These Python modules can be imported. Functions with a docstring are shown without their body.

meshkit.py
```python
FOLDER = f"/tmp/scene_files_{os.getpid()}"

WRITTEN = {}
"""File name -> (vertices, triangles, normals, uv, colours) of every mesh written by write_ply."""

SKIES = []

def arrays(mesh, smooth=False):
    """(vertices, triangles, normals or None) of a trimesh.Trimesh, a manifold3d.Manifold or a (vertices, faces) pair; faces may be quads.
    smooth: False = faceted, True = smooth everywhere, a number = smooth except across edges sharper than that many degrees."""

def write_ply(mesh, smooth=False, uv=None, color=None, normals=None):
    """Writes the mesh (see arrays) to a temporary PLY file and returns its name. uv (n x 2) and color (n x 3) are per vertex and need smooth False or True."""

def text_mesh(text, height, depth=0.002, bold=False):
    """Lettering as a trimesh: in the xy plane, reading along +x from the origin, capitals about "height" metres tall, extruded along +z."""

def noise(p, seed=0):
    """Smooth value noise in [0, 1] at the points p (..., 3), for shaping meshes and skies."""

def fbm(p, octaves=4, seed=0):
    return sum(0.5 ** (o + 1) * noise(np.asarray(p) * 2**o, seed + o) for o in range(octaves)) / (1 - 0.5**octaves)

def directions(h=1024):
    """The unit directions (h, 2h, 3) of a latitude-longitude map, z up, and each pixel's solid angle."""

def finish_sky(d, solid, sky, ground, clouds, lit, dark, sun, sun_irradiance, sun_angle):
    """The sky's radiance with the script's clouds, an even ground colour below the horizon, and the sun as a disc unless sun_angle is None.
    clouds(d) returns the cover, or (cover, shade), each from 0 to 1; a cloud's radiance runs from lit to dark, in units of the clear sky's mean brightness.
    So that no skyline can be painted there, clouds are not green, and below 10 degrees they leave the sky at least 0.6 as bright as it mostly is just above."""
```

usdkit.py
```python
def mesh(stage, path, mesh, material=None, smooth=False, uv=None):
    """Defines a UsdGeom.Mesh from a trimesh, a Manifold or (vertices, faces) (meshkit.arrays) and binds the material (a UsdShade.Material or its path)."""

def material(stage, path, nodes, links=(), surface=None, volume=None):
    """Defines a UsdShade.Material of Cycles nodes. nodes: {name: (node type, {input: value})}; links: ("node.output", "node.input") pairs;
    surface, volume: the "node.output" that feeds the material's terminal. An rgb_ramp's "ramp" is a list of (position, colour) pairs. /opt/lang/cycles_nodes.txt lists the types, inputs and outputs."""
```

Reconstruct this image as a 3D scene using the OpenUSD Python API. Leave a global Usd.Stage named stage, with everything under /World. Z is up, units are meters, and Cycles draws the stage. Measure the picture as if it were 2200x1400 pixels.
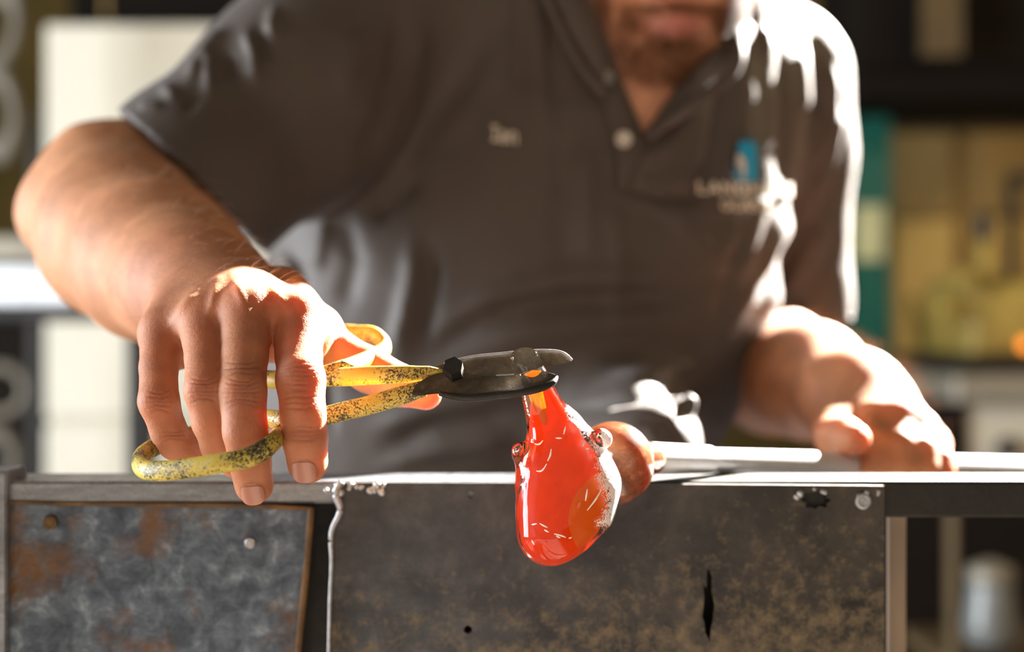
import math, random
import numpy as np, trimesh, usdkit, meshkit
import scipy.sparse as sp, scipy.sparse.csgraph
from scipy.spatial import cKDTree
from scipy.interpolate import CubicSpline, NearestNDInterpolator
from scipy.ndimage import gaussian_filter, distance_transform_edt
from shapely.geometry import Polygon, Point
from shapely.ops import unary_union
import manifold3d as m3
from pxr import Usd, UsdGeom, UsdLux, UsdShade, Gf, Sdf, Vt

random.seed(7); RNG = np.random.default_rng(7)
stage = Usd.Stage.CreateInMemory()
UsdGeom.Xform.Define(stage, '/World'); stage.SetDefaultPrim(stage.GetPrimAtPath('/World'))
UsdGeom.Scope.Define(stage, '/World/Looks')

# ------------------------------------------------------------------ camera, sky, sun, daylight, exposure
F, CZ = 3300.0, 0.77                     # focal length in pixels of the 2200 px wide picture, camera height
cam = UsdGeom.Camera.Define(stage, '/World/camera')
cam.AddTranslateOp().Set(Gf.Vec3d(0, 0, CZ)); cam.AddRotateXOp().Set(90.0)
cam.CreateHorizontalApertureAttr(36.0); cam.CreateVerticalApertureAttr(36.0 * 1400 / 2200)
cam.CreateFocalLengthAttr(36.0 * F / 2200); cam.CreateFStopAttr(3.9); cam.CreateFocusDistanceAttr(0.632)
cam.CreateClippingRangeAttr(Gf.Vec2f(0.02, 200.0))
cam.CreateExposureAttr(-0.08)

SUN_DIR = np.array([0.55, 0.67, 0.50]); SUN_DIR /= np.linalg.norm(SUN_DIR)      # towards the sun: behind the man, over his left shoulder
sun = UsdLux.DistantLight.Define(stage, '/World/sun')
sun.CreateIntensityAttr(310000.0); sun.CreateAngleAttr(0.6); sun.CreateColorAttr(Gf.Vec3f(1.0, 0.93, 0.84))
_z = SUN_DIR; _x = np.cross([0, 0, 1.0], _z); _x /= np.linalg.norm(_x); _y = np.cross(_z, _x)
sun.AddTransformOp().Set(Gf.Matrix4d(*_x, 0, *_y, 0, *_z, 0, 0, 0, 0, 1))

usdkit.material(stage, '/World/Looks/sky', {'b': ('background_shader', {'color': (0.86, 0.93, 1.0), 'strength': 1.0})}, surface='b.background')
dome = UsdLux.DomeLight.Define(stage, '/World/sky'); dome.CreateIntensityAttr(0.21); dome.CreateColorAttr(Gf.Vec3f(1.0, 0.83, 0.64))

win = UsdLux.RectLight.Define(stage, '/World/window_daylight')     # daylight through the window in the left wall
win.CreateWidthAttr(1.5); win.CreateHeightAttr(1.3); win.CreateIntensityAttr(26.0); win.CreateColorAttr(Gf.Vec3f(0.86, 0.93, 1.0))
win.AddTranslateOp().Set(Gf.Vec3d(-2.32, 0.95, 0.95)); win.AddRotateYOp().Set(-90.0)

def P(px, py, d):
    """The point at distance d in front of the camera plane that the photograph shows at (px, py)."""
    return np.array([(px - 1100.0) / F * d, d, CZ - (py - 700.0) / F * d])

def S(px, d):
    return px / F * d

# ------------------------------------------------------------------ names, tags, meshes
_used = {}
def numbered(path):
    n = _used.get(path, 0); _used[path] = n + 1
    return path if n == 0 else f'{path}_{n:03d}'

def parent_path(parent):
    return '/World' if parent is None else str(parent.GetPath())

def tag(prim, label=None, cat=None, group=None, kind=None):
    prim = prim.GetPrim() if hasattr(prim, 'GetPrim') else prim
    for k, v in (('label', label), ('category', cat), ('group', group), ('kind', kind)):
        if v: prim.SetCustomDataByKey(k, v)
    return prim

def thing(name, label, cat, loc=(0, 0, 0), group=None):
    x = UsdGeom.Xform.Define(stage, numbered('/World/' + name)); x.AddTranslateOp().Set(Gf.Vec3d(*map(float, loc)))
    return tag(x.GetPrim(), label, cat, group)

def origin(parent):
    return np.array(UsdGeom.XformCache().GetLocalToWorldTransform(parent).ExtractTranslation()) if parent is not None else np.zeros(3)

def obj(name, mesh, mat, parent=None, smooth=35, label=None, tone=None, kind=None):
    """One Mesh prim; the mesh comes in world coordinates."""
    v, f, n = meshkit.arrays(mesh, smooth)
    v = v - origin(parent)
    path = numbered(parent_path(parent) + '/' + name)
    m = usdkit.mesh(stage, path, trimesh.Trimesh(v, f, process=False), '/World/Looks/' + mat, smooth=False)
    if n is not None:
        m.CreateNormalsAttr(Vt.Vec3fArray.FromNumpy(n.astype(np.float32))); m.SetNormalsInterpolation('vertex')
    if tone is not None:
        UsdGeom.PrimvarsAPI(m).CreatePrimvar('tone', Sdf.ValueTypeNames.Color3fArray, 'vertex').Set(Vt.Vec3fArray.FromNumpy(np.asarray(tone, np.float32)))
    return tag(m.GetPrim(), label, kind=kind)

def struct(name, mesh, mat, label, smooth=35):
    return tag(obj(name, mesh, mat, None, smooth), label, kind='structure')

def curves(name, pts, width, mat, parent, label=None):
    """pts: n x k x 3 polylines as one BasisCurves prim."""
    pts = np.asarray(pts) - origin(parent)
    c = UsdGeom.BasisCurves.Define(stage, numbered(parent_path(parent) + '/' + name))
    c.CreateTypeAttr('linear'); c.CreateCurveVertexCountsAttr(Vt.IntArray.FromNumpy(np.full(len(pts), pts.shape[1], np.int32)))
    c.CreatePointsAttr(Vt.Vec3fArray.FromNumpy(pts.reshape(-1, 3).astype(np.float32)))
    w = np.tile(np.linspace(1, 0.35, pts.shape[1]) * width, len(pts)).astype(np.float32)
    c.CreateWidthsAttr(Vt.FloatArray.FromNumpy(w)); c.SetWidthsInterpolation('vertex')
    UsdShade.MaterialBindingAPI.Apply(c.GetPrim()).Bind(UsdShade.Material.Get(stage, '/World/Looks/' + mat))
    return tag(c.GetPrim(), label, kind='stuff')

# ------------------------------------------------------------------ materials
def mat(name, nodes, links=(), surface='p.BSDF', volume=None):
    usdkit.material(stage, '/World/Looks/' + name, nodes, links, surface=surface, volume=volume)

def simple(name, color, rough=0.5, metal=0.0, vary=0.12, scale=20.0, bump=0.0, bscale=200.0, coords='geometry', **kw):
    c = np.array(color, float)
    nodes = {'g': ('geometry', {}), 'n': ('noise_texture', {'scale': scale, 'detail': 4.0}),
             'r': ('rgb_ramp', {'ramp': [(0.3, tuple(c * (1 - vary))), (0.7, tuple(np.minimum(c * (1 + vary), 1)))]}),
             'p': ('principled_bsdf', {'roughness': rough, 'metallic': metal, **kw})}
    links = [('g.position', 'n.vector'), ('n.fac', 'r.fac'), ('r.color', 'p.base_color')]
    if bump:
        nodes['n2'] = ('noise_texture', {'scale': bscale, 'detail': 3.0}); nodes['b'] = ('bump', {'strength': bump, 'distance': 0.001})
        links += [('g.position', 'n2.vector'), ('n2.fac', 'b.height'), ('b.normal', 'p.normal')]
    mat(name, nodes, links)
# skin: the tone primvar carries skin colours (lips, stubble shadow, knuckles), plus painted neck light and chin shade
mat('skin', {'a': ('attribute', {'attribute': 'tone'}), 'g': ('geometry', {}),
             'n': ('noise_texture', {'scale': 90.0, 'detail': 5.0}), 'm': ('map_range', {'from_min': 0.3, 'from_max': 0.7, 'to_min': 0.86, 'to_max': 1.12}),
             'x': ('mix', {'mix_type': 'multiply', 'fac': 1.0}),
             'v': ('voronoi_texture', {'scale': 1500.0}), 'n2': ('noise_texture', {'scale': 520.0, 'detail': 4.0}),
             'ad': ('math', {'math_type': 'multiply_add', 'value2': 0.35}), 'b': ('bump', {'strength': 0.35, 'distance': 0.0006}),
             'p': ('principled_bsdf', {'roughness': 0.60, 'subsurface_weight': 0.22, 'subsurface_scale': 0.003, 'subsurface_radius': (1.0, 0.32, 0.16), 'specular_ior_level': 0.3})},
    [('g.position', 'n.vector'), ('n.fac', 'm.value'), ('a.color', 'x.color1'), ('m.result', 'x.color2'), ('x.color', 'p.base_color'),
     ('g.position', 'v.vector'), ('g.position', 'n2.vector'), ('v.distance', 'ad.value1'), ('n2.fac', 'ad.value3'), ('ad.value', 'b.height'), ('b.normal', 'p.normal')])
simple('nail', (0.42, 0.165, 0.115), rough=0.28, vary=0.05, subsurface_weight=0.2, subsurface_scale=0.002)
simple('hair', (0.16, 0.065, 0.022), rough=0.5, vary=0.3, scale=60)
simple('arm_hair', (0.45, 0.28, 0.14), rough=0.4, vary=0.2, scale=60)
simple('iris', (0.05, 0.03, 0.02), rough=0.15)
simple('eye_white', (0.75, 0.72, 0.7), rough=0.2)
# knitted cotton of the polo shirt
mat('shirt', {'g': ('geometry', {}), 'n': ('noise_texture', {'scale': 14.0, 'detail': 3.0}),
              'r': ('rgb_ramp', {'ramp': [(0.3, (0.058, 0.043, 0.034)), (0.7, (0.074, 0.056, 0.045))]}),
              'n2': ('noise_texture', {'scale': 1400.0, 'detail': 2.0}), 'b': ('bump', {'strength': 0.25, 'distance': 0.0005}),
              'p': ('principled_bsdf', {'roughness': 0.62, 'specular_ior_level': 0.45, 'sheen_weight': 0.15, 'sheen_roughness': 0.4, 'sheen_tint': (0.9, 0.88, 0.9)})},
    [('g.position', 'n.vector'), ('n.fac', 'r.fac'), ('r.color', 'p.base_color'), ('g.position', 'n2.vector'), ('n2.fac', 'b.height'), ('b.normal', 'p.normal')])
simple('thread_pale', (0.62, 0.55, 0.45), rough=0.6, vary=0.05)
simple('thread_blue', (0.0, 0.30, 0.55), rough=0.5, vary=0.05)
simple('button', (0.16, 0.14, 0.13), rough=0.25, vary=0.1)
simple('button_pale', (0.50, 0.46, 0.40), rough=0.25, vary=0.1)
simple('denim', (0.03, 0.035, 0.05), rough=0.8)
simple('shoe_leather', (0.03, 0.02, 0.015), rough=0.5)

def steel(name, stops, scale, rough=(0.3, 0.6), metal=0.55, spots=None, bump=0.35, bscale=160.0, stretch=(1, 1, 1)):
    nodes = {'g': ('geometry', {}), 'mp': ('mapping', {'scale': stretch}), 'n': ('noise_texture', {'scale': scale, 'detail': 8.0, 'roughness': 0.65, 'distortion': 0.4}),
             'r': ('rgb_ramp', {'ramp': stops}), 'n3': ('noise_texture', {'scale': bscale, 'detail': 6.0, 'roughness': 0.7}),
             'mr': ('map_range', {'from_min': 0.3, 'from_max': 0.7, 'to_min': rough[0], 'to_max': rough[1]}),
             'b': ('bump', {'strength': bump, 'distance': 0.0015}), 'p': ('principled_bsdf', {'metallic': metal})}
    links = [('g.position', 'mp.vector'), ('mp.vector', 'n.vector'), ('n.fac', 'r.fac'), ('g.position', 'n3.vector'), ('n3.fac', 'mr.value'), ('mr.result', 'p.roughness'),
             ('n3.fac', 'b.height'), ('b.normal', 'p.normal')]
    if spots:
        col, sc, lo, hi = spots
        nodes['s'] = ('noise_texture', {'scale': sc, 'detail': 5.0, 'roughness': 0.6}); nodes['sr'] = ('map_range', {'from_min': lo, 'from_max': hi, 'clamp': True})
        nodes['x'] = ('mix', {'color2': col})
        links += [('g.position', 's.vector'), ('s.fac', 'sr.value'), ('sr.result', 'x.fac'), ('r.color', 'x.color1'), ('x.color', 'p.base_color')]
    else:
        links.append(('r.color', 'p.base_color'))
    mat(name, nodes, links)

mat('steel_plate_brown', {'g': ('geometry', {}), 'n': ('noise_texture', {'scale': 30.0, 'detail': 10.0, 'roughness': 0.68, 'distortion': 0.3}),
    'r': ('rgb_ramp', {'ramp': [(0.28, (0.012, 0.010, 0.009)), (0.45, (0.034, 0.029, 0.025)), (0.58, (0.058, 0.047, 0.037)), (0.75, (0.11, 0.088, 0.066))]}),
    'rb': ('rgb_ramp', {'ramp': [(0.28, (0.020, 0.021, 0.024)), (0.5, (0.050, 0.052, 0.058)), (0.75, (0.12, 0.12, 0.125))]}),
    's': ('noise_texture', {'scale': 120.0, 'detail': 10.0, 'roughness': 0.8}), 'xyz': ('separate_xyz', {}), 'gx': ('map_range', {'from_min': -0.04, 'from_max': 0.12, 'clamp': True}),
    'gz': ('map_range', {'from_min': 0.69, 'from_max': 0.63, 'to_min': -0.07, 'to_max': 0.05}), 'gxs': ('math', {'math_type': 'multiply', 'value2': 0.055}), 'a1': ('math', {'math_type': 'add'}), 'a2': ('math', {'math_type': 'add'}),
    'sr': ('map_range', {'from_min': 0.54, 'from_max': 0.72, 'clamp': True}), 'bb': ('mix', {}), 'x': ('mix', {'color2': (0.19, 0.14, 0.08)}),
    'n3': ('noise_texture', {'scale': 260.0, 'detail': 6.0, 'roughness': 0.7}), 'mr': ('map_range', {'from_min': 0.3, 'from_max': 0.7, 'to_min': 0.30, 'to_max': 0.62}), 'b': ('bump', {'strength': 0.6, 'distance': 0.0015}),
    'p': ('principled_bsdf', {'metallic': 0.4})},
    [('g.position', 'n.vector'), ('n.fac', 'r.fac'), ('n.fac', 'rb.fac'), ('g.position', 's.vector'), ('g.position', 'xyz.vector'), ('xyz.x', 'gx.value'), ('xyz.z', 'gz.value'), ('gx.result', 'gxs.value1'),
     ('s.fac', 'a1.value1'), ('gxs.value', 'a1.value2'), ('a1.value', 'a2.value1'), ('gz.result', 'a2.value2'), ('a2.value', 'sr.value'), ('gx.result', 'bb.fac'), ('rb.color', 'bb.color1'), ('r.color', 'bb.color2'),
     ('sr.result', 'x.fac'), ('bb.color', 'x.color1'), ('x.color', 'p.base_color'), ('g.position', 'n3.vector'), ('n3.fac', 'mr.value'), ('mr.result', 'p.roughness'), ('s.fac', 'b.height'), ('b.normal', 'p.normal')])
steel('steel_plate_blue', [(0.28, (0.026, 0.032, 0.043)), (0.45, (0.064, 0.080, 0.108)), (0.58, (0.115, 0.142, 0.18)), (0.72, (0.29, 0.335, 0.39))], 85.0, (0.30, 0.62), 0.6, ((0.13, 0.065, 0.028), 28.0, 0.53, 0.70), 0.5, 150.0)
steel('steel_rail', [(0.25, (0.10, 0.105, 0.115)), (0.5, (0.20, 0.21, 0.23)), (0.75, (0.36, 0.38, 0.41))], 40.0, (0.20, 0.42), 0.7, None, 0.3, 120.0, (0.25, 1, 1))
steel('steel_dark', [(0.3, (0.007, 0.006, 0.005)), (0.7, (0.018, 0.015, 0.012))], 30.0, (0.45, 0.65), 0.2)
steel('rust_edge', [(0.3, (0.045, 0.024, 0.010)), (0.7, (0.16, 0.085, 0.03))], 70.0, (0.5, 0.8), 0.2)
steel('weld', [(0.3, (0.30, 0.30, 0.31)), (0.7, (0.52, 0.52, 0.54))], 90.0, (0.25, 0.45), 0.8)
steel('blade_steel', [(0.25, (0.030, 0.024, 0.017)), (0.5, (0.085, 0.066, 0.042)), (0.7, (0.17, 0.13, 0.08)), (0.85, (0.26, 0.20, 0.12))], 140.0, (0.32, 0.55), 0.35, None, 0.4, 420.0)
steel('pipe_steel', [(0.3, (0.50, 0.50, 0.52)), (0.7, (0.64, 0.64, 0.66))], 60.0, (0.35, 0.5), 0.35, None, 0.1, 200.0)
simple('tan_post', (0.30, 0.22, 0.16), rough=0.7)
# worn yellow paint: the paint is chipped down to black steel in small flecks
mat('yellow_paint', {'g': ('geometry', {}), 'n': ('noise_texture', {'scale': 1100.0, 'detail': 6.0, 'roughness': 0.75, 'distortion': 0.6}), 'n4': ('noise_texture', {'scale': 75.0, 'detail': 3.0}),
                     'a': ('math', {'math_type': 'multiply_add', 'value2': 0.55}), 'mr': ('map_range', {'from_min': 0.775, 'from_max': 0.84, 'clamp': True}),
                     'y': ('rgb_ramp', {'ramp': [(0.3, (0.50, 0.36, 0.035)), (0.7, (0.66, 0.52, 0.11))]}), 'x': ('mix', {'color2': (0.022, 0.017, 0.010)}),
                     'b': ('bump', {'strength': 0.4, 'distance': 0.0004, 'invert': True}), 'p': ('principled_bsdf', {'roughness': 0.38})},
    [('g.position', 'n.vector'), ('g.position', 'n4.vector'), ('n4.fac', 'a.value1'), ('n.fac', 'a.value3'), ('a.value', 'mr.value'), ('mr.result', 'x.fac'), ('n4.fac', 'y.fac'),
     ('y.color', 'x.color1'), ('x.color', 'p.base_color'), ('mr.result', 'b.height'), ('b.normal', 'p.normal')])
# glass
mat('clear_glass', {'p': ('principled_bsdf', {'base_color': (1.0, 0.99, 0.97), 'roughness': 0.035, 'transmission_weight': 1.0, 'ior': 1.38})})
mat('molten_core', {'g': ('geometry', {}), 'n': ('noise_texture', {'scale': 55.0, 'detail': 3.0, 'distortion': 1.2}), 's': ('voronoi_texture', {'scale': 900.0}),
                    'r': ('rgb_ramp', {'ramp': [(0.3, (0.20, 0.003, 0.0003)), (0.65, (0.34, 0.014, 0.0006))]}),
                    'sm': ('map_range', {'from_min': 0.05, 'from_max': 0.09, 'to_min': 1.0, 'to_max': 0.0, 'clamp': True}), 'x': ('mix', {'color2': (0.9, 0.30, 0.10)}),
                    'sf': ('math', {'math_type': 'multiply', 'value2': 0.5}),
                    'p': ('principled_bsdf', {'roughness': 0.35, 'subsurface_weight': 0.2, 'subsurface_scale': 0.004, 'subsurface_radius': (1.0, 0.25, 0.05), 'specular_ior_level': 0.1, 'emission_color': (0.80, 0.045, 0.0005), 'emission_strength': 0.58})},
    [('g.position', 'n.vector'), ('g.position', 's.vector'), ('n.fac', 'r.fac'), ('s.distance', 'sm.value'), ('sm.result', 'sf.value1'), ('sf.value', 'x.fac'), ('r.color', 'x.color1'),
     ('x.color', 'p.base_color')])
mat('amber_core', {'p': ('principled_bsdf', {'base_color': (0.36, 0.055, 0.004), 'roughness': 0.3, 'subsurface_weight': 0.4, 'subsurface_scale': 0.006, 'subsurface_radius': (1.0, 0.4, 0.1), 'specular_ior_level': 0.1, 'emission_color': (0.8, 0.11, 0.004), 'emission_strength': 0.30})})
mat('brown_gather', {'g': ('geometry', {}), 'n': ('noise_texture', {'scale': 130.0, 'detail': 6.0, 'roughness': 0.7}),
                     'r': ('rgb_ramp', {'ramp': [(0.3, (0.08, 0.032, 0.012)), (0.55, (0.16, 0.075, 0.034)), (0.72, (0.34, 0.19, 0.10))]}),
                     'p': ('principled_bsdf', {'roughness': 0.22, 'subsurface_weight': 0.3, 'subsurface_scale': 0.006, 'coat_weight': 0.8, 'coat_roughness': 0.12})},
    [('g.position', 'n.vector'), ('n.fac', 'r.fac'), ('r.color', 'p.base_color')])
mat('painted_glare', {'a': ('attribute', {'attribute': 'tone'}), 'nm': ('noise_texture', {'scale': 1500.0, 'detail': 4.0}), 'm1': ('math', {'math_type': 'multiply_add', 'value2': 1.4, 'value3': -0.7}), 'm2': ('math', {'math_type': 'add'}), 'al': ('map_range', {'from_min': 0.42, 'from_max': 0.58, 'clamp': True}), 'g': ('geometry', {}), 'n': ('noise_texture', {'scale': 900.0, 'detail': 3.0}), 'b': ('bump', {'strength': 0.6, 'distance': 0.0006}),
    'p': ('principled_bsdf', {'base_color': (0.98, 0.97, 0.96), 'roughness': 0.40, 'transmission_weight': 0.25, 'ior': 1.3})}, [('g.position', 'nm.vector'), ('nm.fac', 'm1.value1'), ('a.fac', 'm2.value1'), ('m1.value', 'm2.value2'), ('m2.value', 'al.value'), ('al.result', 'p.alpha'), ('g.position', 'n.vector'), ('n.fac', 'b.height'), ('b.normal', 'p.normal')])  # white sheet material that stands for sun glare on the glass
# workshop behind
simple('cream_paint', (0.66, 0.61, 0.49), rough=0.6, vary=0.05, scale=3)
simple('cream_shade_gap', (0.36, 0.33, 0.26), rough=0.8, vary=0.05)
simple('wall_olive', (0.26, 0.19, 0.055), rough=0.85, vary=0.25, scale=2.5)
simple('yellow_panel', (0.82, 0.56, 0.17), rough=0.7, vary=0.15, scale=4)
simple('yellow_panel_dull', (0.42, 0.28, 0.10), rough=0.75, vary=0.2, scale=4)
simple('dark_brown', (0.009, 0.006, 0.004), rough=0.9, specular_ior_level=0.15)
simple('brown_beam', (0.10, 0.065, 0.025), rough=0.7)
simple('pipe_tan', (0.34, 0.25, 0.085), rough=0.55)
simple('teal_paint', (0.0, 0.115, 0.082), rough=0.5)
simple('pale_green', (0.62, 0.62, 0.34), rough=0.6)
simple('machine_olive', (0.36, 0.26, 0.055), rough=0.6, vary=0.3, scale=9)
simple('highlight_white', (0.95, 0.9, 0.85), rough=0.2)
simple('dim_glass', (0.20, 0.21, 0.20), rough=0.3)
simple('grey_metal', (0.30, 0.27, 0.21), rough=0.5, metal=0.2)
simple('white_metal', (0.80, 0.84, 0.88), rough=0.4)
simple('hose_grey', (0.12, 0.10, 0.07), rough=0.6)
simple('black_rubber', (0.012, 0.010, 0.008), rough=0.6)
simple('concrete', (0.16, 0.14, 0.12), rough=0.9, vary=0.2, scale=6)
simple('ceiling_board', (0.20, 0.17, 0.13), rough=0.9)
simple('stool_wood', (0.22, 0.13, 0.06), rough=0.7)
mat('furnace_glow', {'e': ('emission', {'color': (1.0, 0.28, 0.03), 'strength': 3.0})}, surface='e.emission')
mat('window_glass', {'f': ('fresnel', {'IOR': 1.45}), 't': ('transparent_bsdf', {}), 'g': ('glossy_bsdf', {'roughness': 0.02}), 'x': ('mix_closure', {})},
    [('f.fac', 'x.fac'), ('t.BSDF', 'x.closure1'), ('g.BSDF', 'x.closure2')], surface='x.closure')
# ------------------------------------------------------------------ mesh tools
def box(x0, x1, y0, y1, z0, z1, bevel=0.0):
    if bevel <= 0:
        b = trimesh.creation.box((x1 - x0, y1 - y0, z1 - z0)); b.apply_translation(((x0 + x1) / 2, (y0 + y1) / 2, (z0 + z1) / 2)); return b
    q = bevel; pts = []
    for sx, sy, sz in np.ndindex(2, 2, 2):
        c = np.array([(x0, x1)[sx], (y0, y1)[sy], (z0, z1)[sz]]); s = np.array([1 - 2 * sx, 1 - 2 * sy, 1 - 2 * sz])
        for k in range(3):
            o = s * q; o[k] = 0; pts.append(c + o)
    return trimesh.convex.convex_hull(np.array(pts))

def pxbox(x0, x1, y0, y1, d, depth, bevel=0.0):
    """A box whose front face the photograph shows between these pixels at distance d."""
    a, b = P(x0, y1, d), P(x1, y0, d)
    return box(a[0], b[0], d, d + depth, a[2], b[2], bevel)

def join(*m):
    return trimesh.util.concatenate(list(m))

def tube(pts, r, sides=16, n=None, up=(0, 0, 1), flat=1.0, closed=False):
    """A swept tube through pts (cubic). r: one radius or one per point; flat: its thickness across 'up' as a share of its height."""
    pts = np.asarray(pts, float); r = np.broadcast_to(np.asarray(r, float), (len(pts),))
    if closed: pts = np.vstack([pts, pts[:1]]); r = np.append(r, r[0])
    t = np.r_[0, np.cumsum(np.linalg.norm(np.diff(pts, axis=0), axis=1))]; t /= t[-1]
    n = n or max(8, len(pts) * 8); s = np.linspace(0, 1, n)
    bc = 'periodic' if closed else 'natural'
    c = CubicSpline(t, pts, bc_type=bc)(s); rr = np.interp(s, t, r)
    tan = np.gradient(c, axis=0)
    if closed: tan[0] = tan[-1] = c[1] - c[-2]
    tan /= np.linalg.norm(tan, axis=1, keepdims=True)
    u = np.asarray(up, float); b = np.cross(tan, u); b /= np.linalg.norm(b, axis=1, keepdims=True) + 1e-9; a = np.cross(b, tan)
    ang = np.arange(sides) * 2 * np.pi / sides
    ring = c[:, None] + rr[:, None, None] * (np.cos(ang)[None, :, None] * a[:, None] + flat * np.sin(ang)[None, :, None] * b[:, None])
    v = ring.reshape(-1, 3); i, j = np.meshgrid(np.arange(n - 1), np.arange(sides), indexing='ij')
    q = np.stack([i * sides + j, i * sides + (j + 1) % sides, (i + 1) * sides + (j + 1) % sides, (i + 1) * sides + j], -1).reshape(-1, 4)
    f = np.vstack([q[:, [0, 1, 2]], q[:, [0, 2, 3]]])
    if not closed:
        k = len(v); v = np.vstack([v, c[0] - tan[0] * rr[0] * 0.4, c[-1] + tan[-1] * rr[-1] * 0.4]); jj = np.arange(sides)
        f = np.vstack([f, np.stack([np.full(sides, k), (jj + 1) % sides, jj], 1), np.stack([np.full(sides, k + 1), (n - 1) * sides + jj, (n - 1) * sides + (jj + 1) % sides], 1)])
    m = trimesh.Trimesh(v, f, process=False)
    if m.volume < 0: m.invert()
    return m

def plate(poly, dfun, thick, holes=(), taper=None):
    """A plate whose outline the photograph shows as the pixel polygon, its front lying at distance dfun(px, py), thick metres deep."""
    pg = Polygon(poly, [list(h) for h in holes]).buffer(0)
    pg = max(getattr(pg, 'geoms', [pg]), key=lambda g: g.area)
    m = trimesh.creation.extrude_polygon(pg, 1.0, engine='earcut')
    v = np.array([P(x, y, dfun(x, y)) for x, y, _ in m.vertices])
    v[:, 1] += m.vertices[:, 2] * thick
    o = trimesh.Trimesh(v, m.faces, process=False)
    if o.volume < 0: o.invert()
    return o

def smooth_poly(pts, n=8):
    pts = np.asarray(pts, float); p = np.vstack([pts, pts[:1]]); t = np.r_[0, np.cumsum(np.linalg.norm(np.diff(p, axis=0), axis=1) ** 0.6)]
    return CubicSpline(t, p, bc_type='periodic')(np.linspace(0, t[-1], len(pts) * n, endpoint=False))

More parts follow.
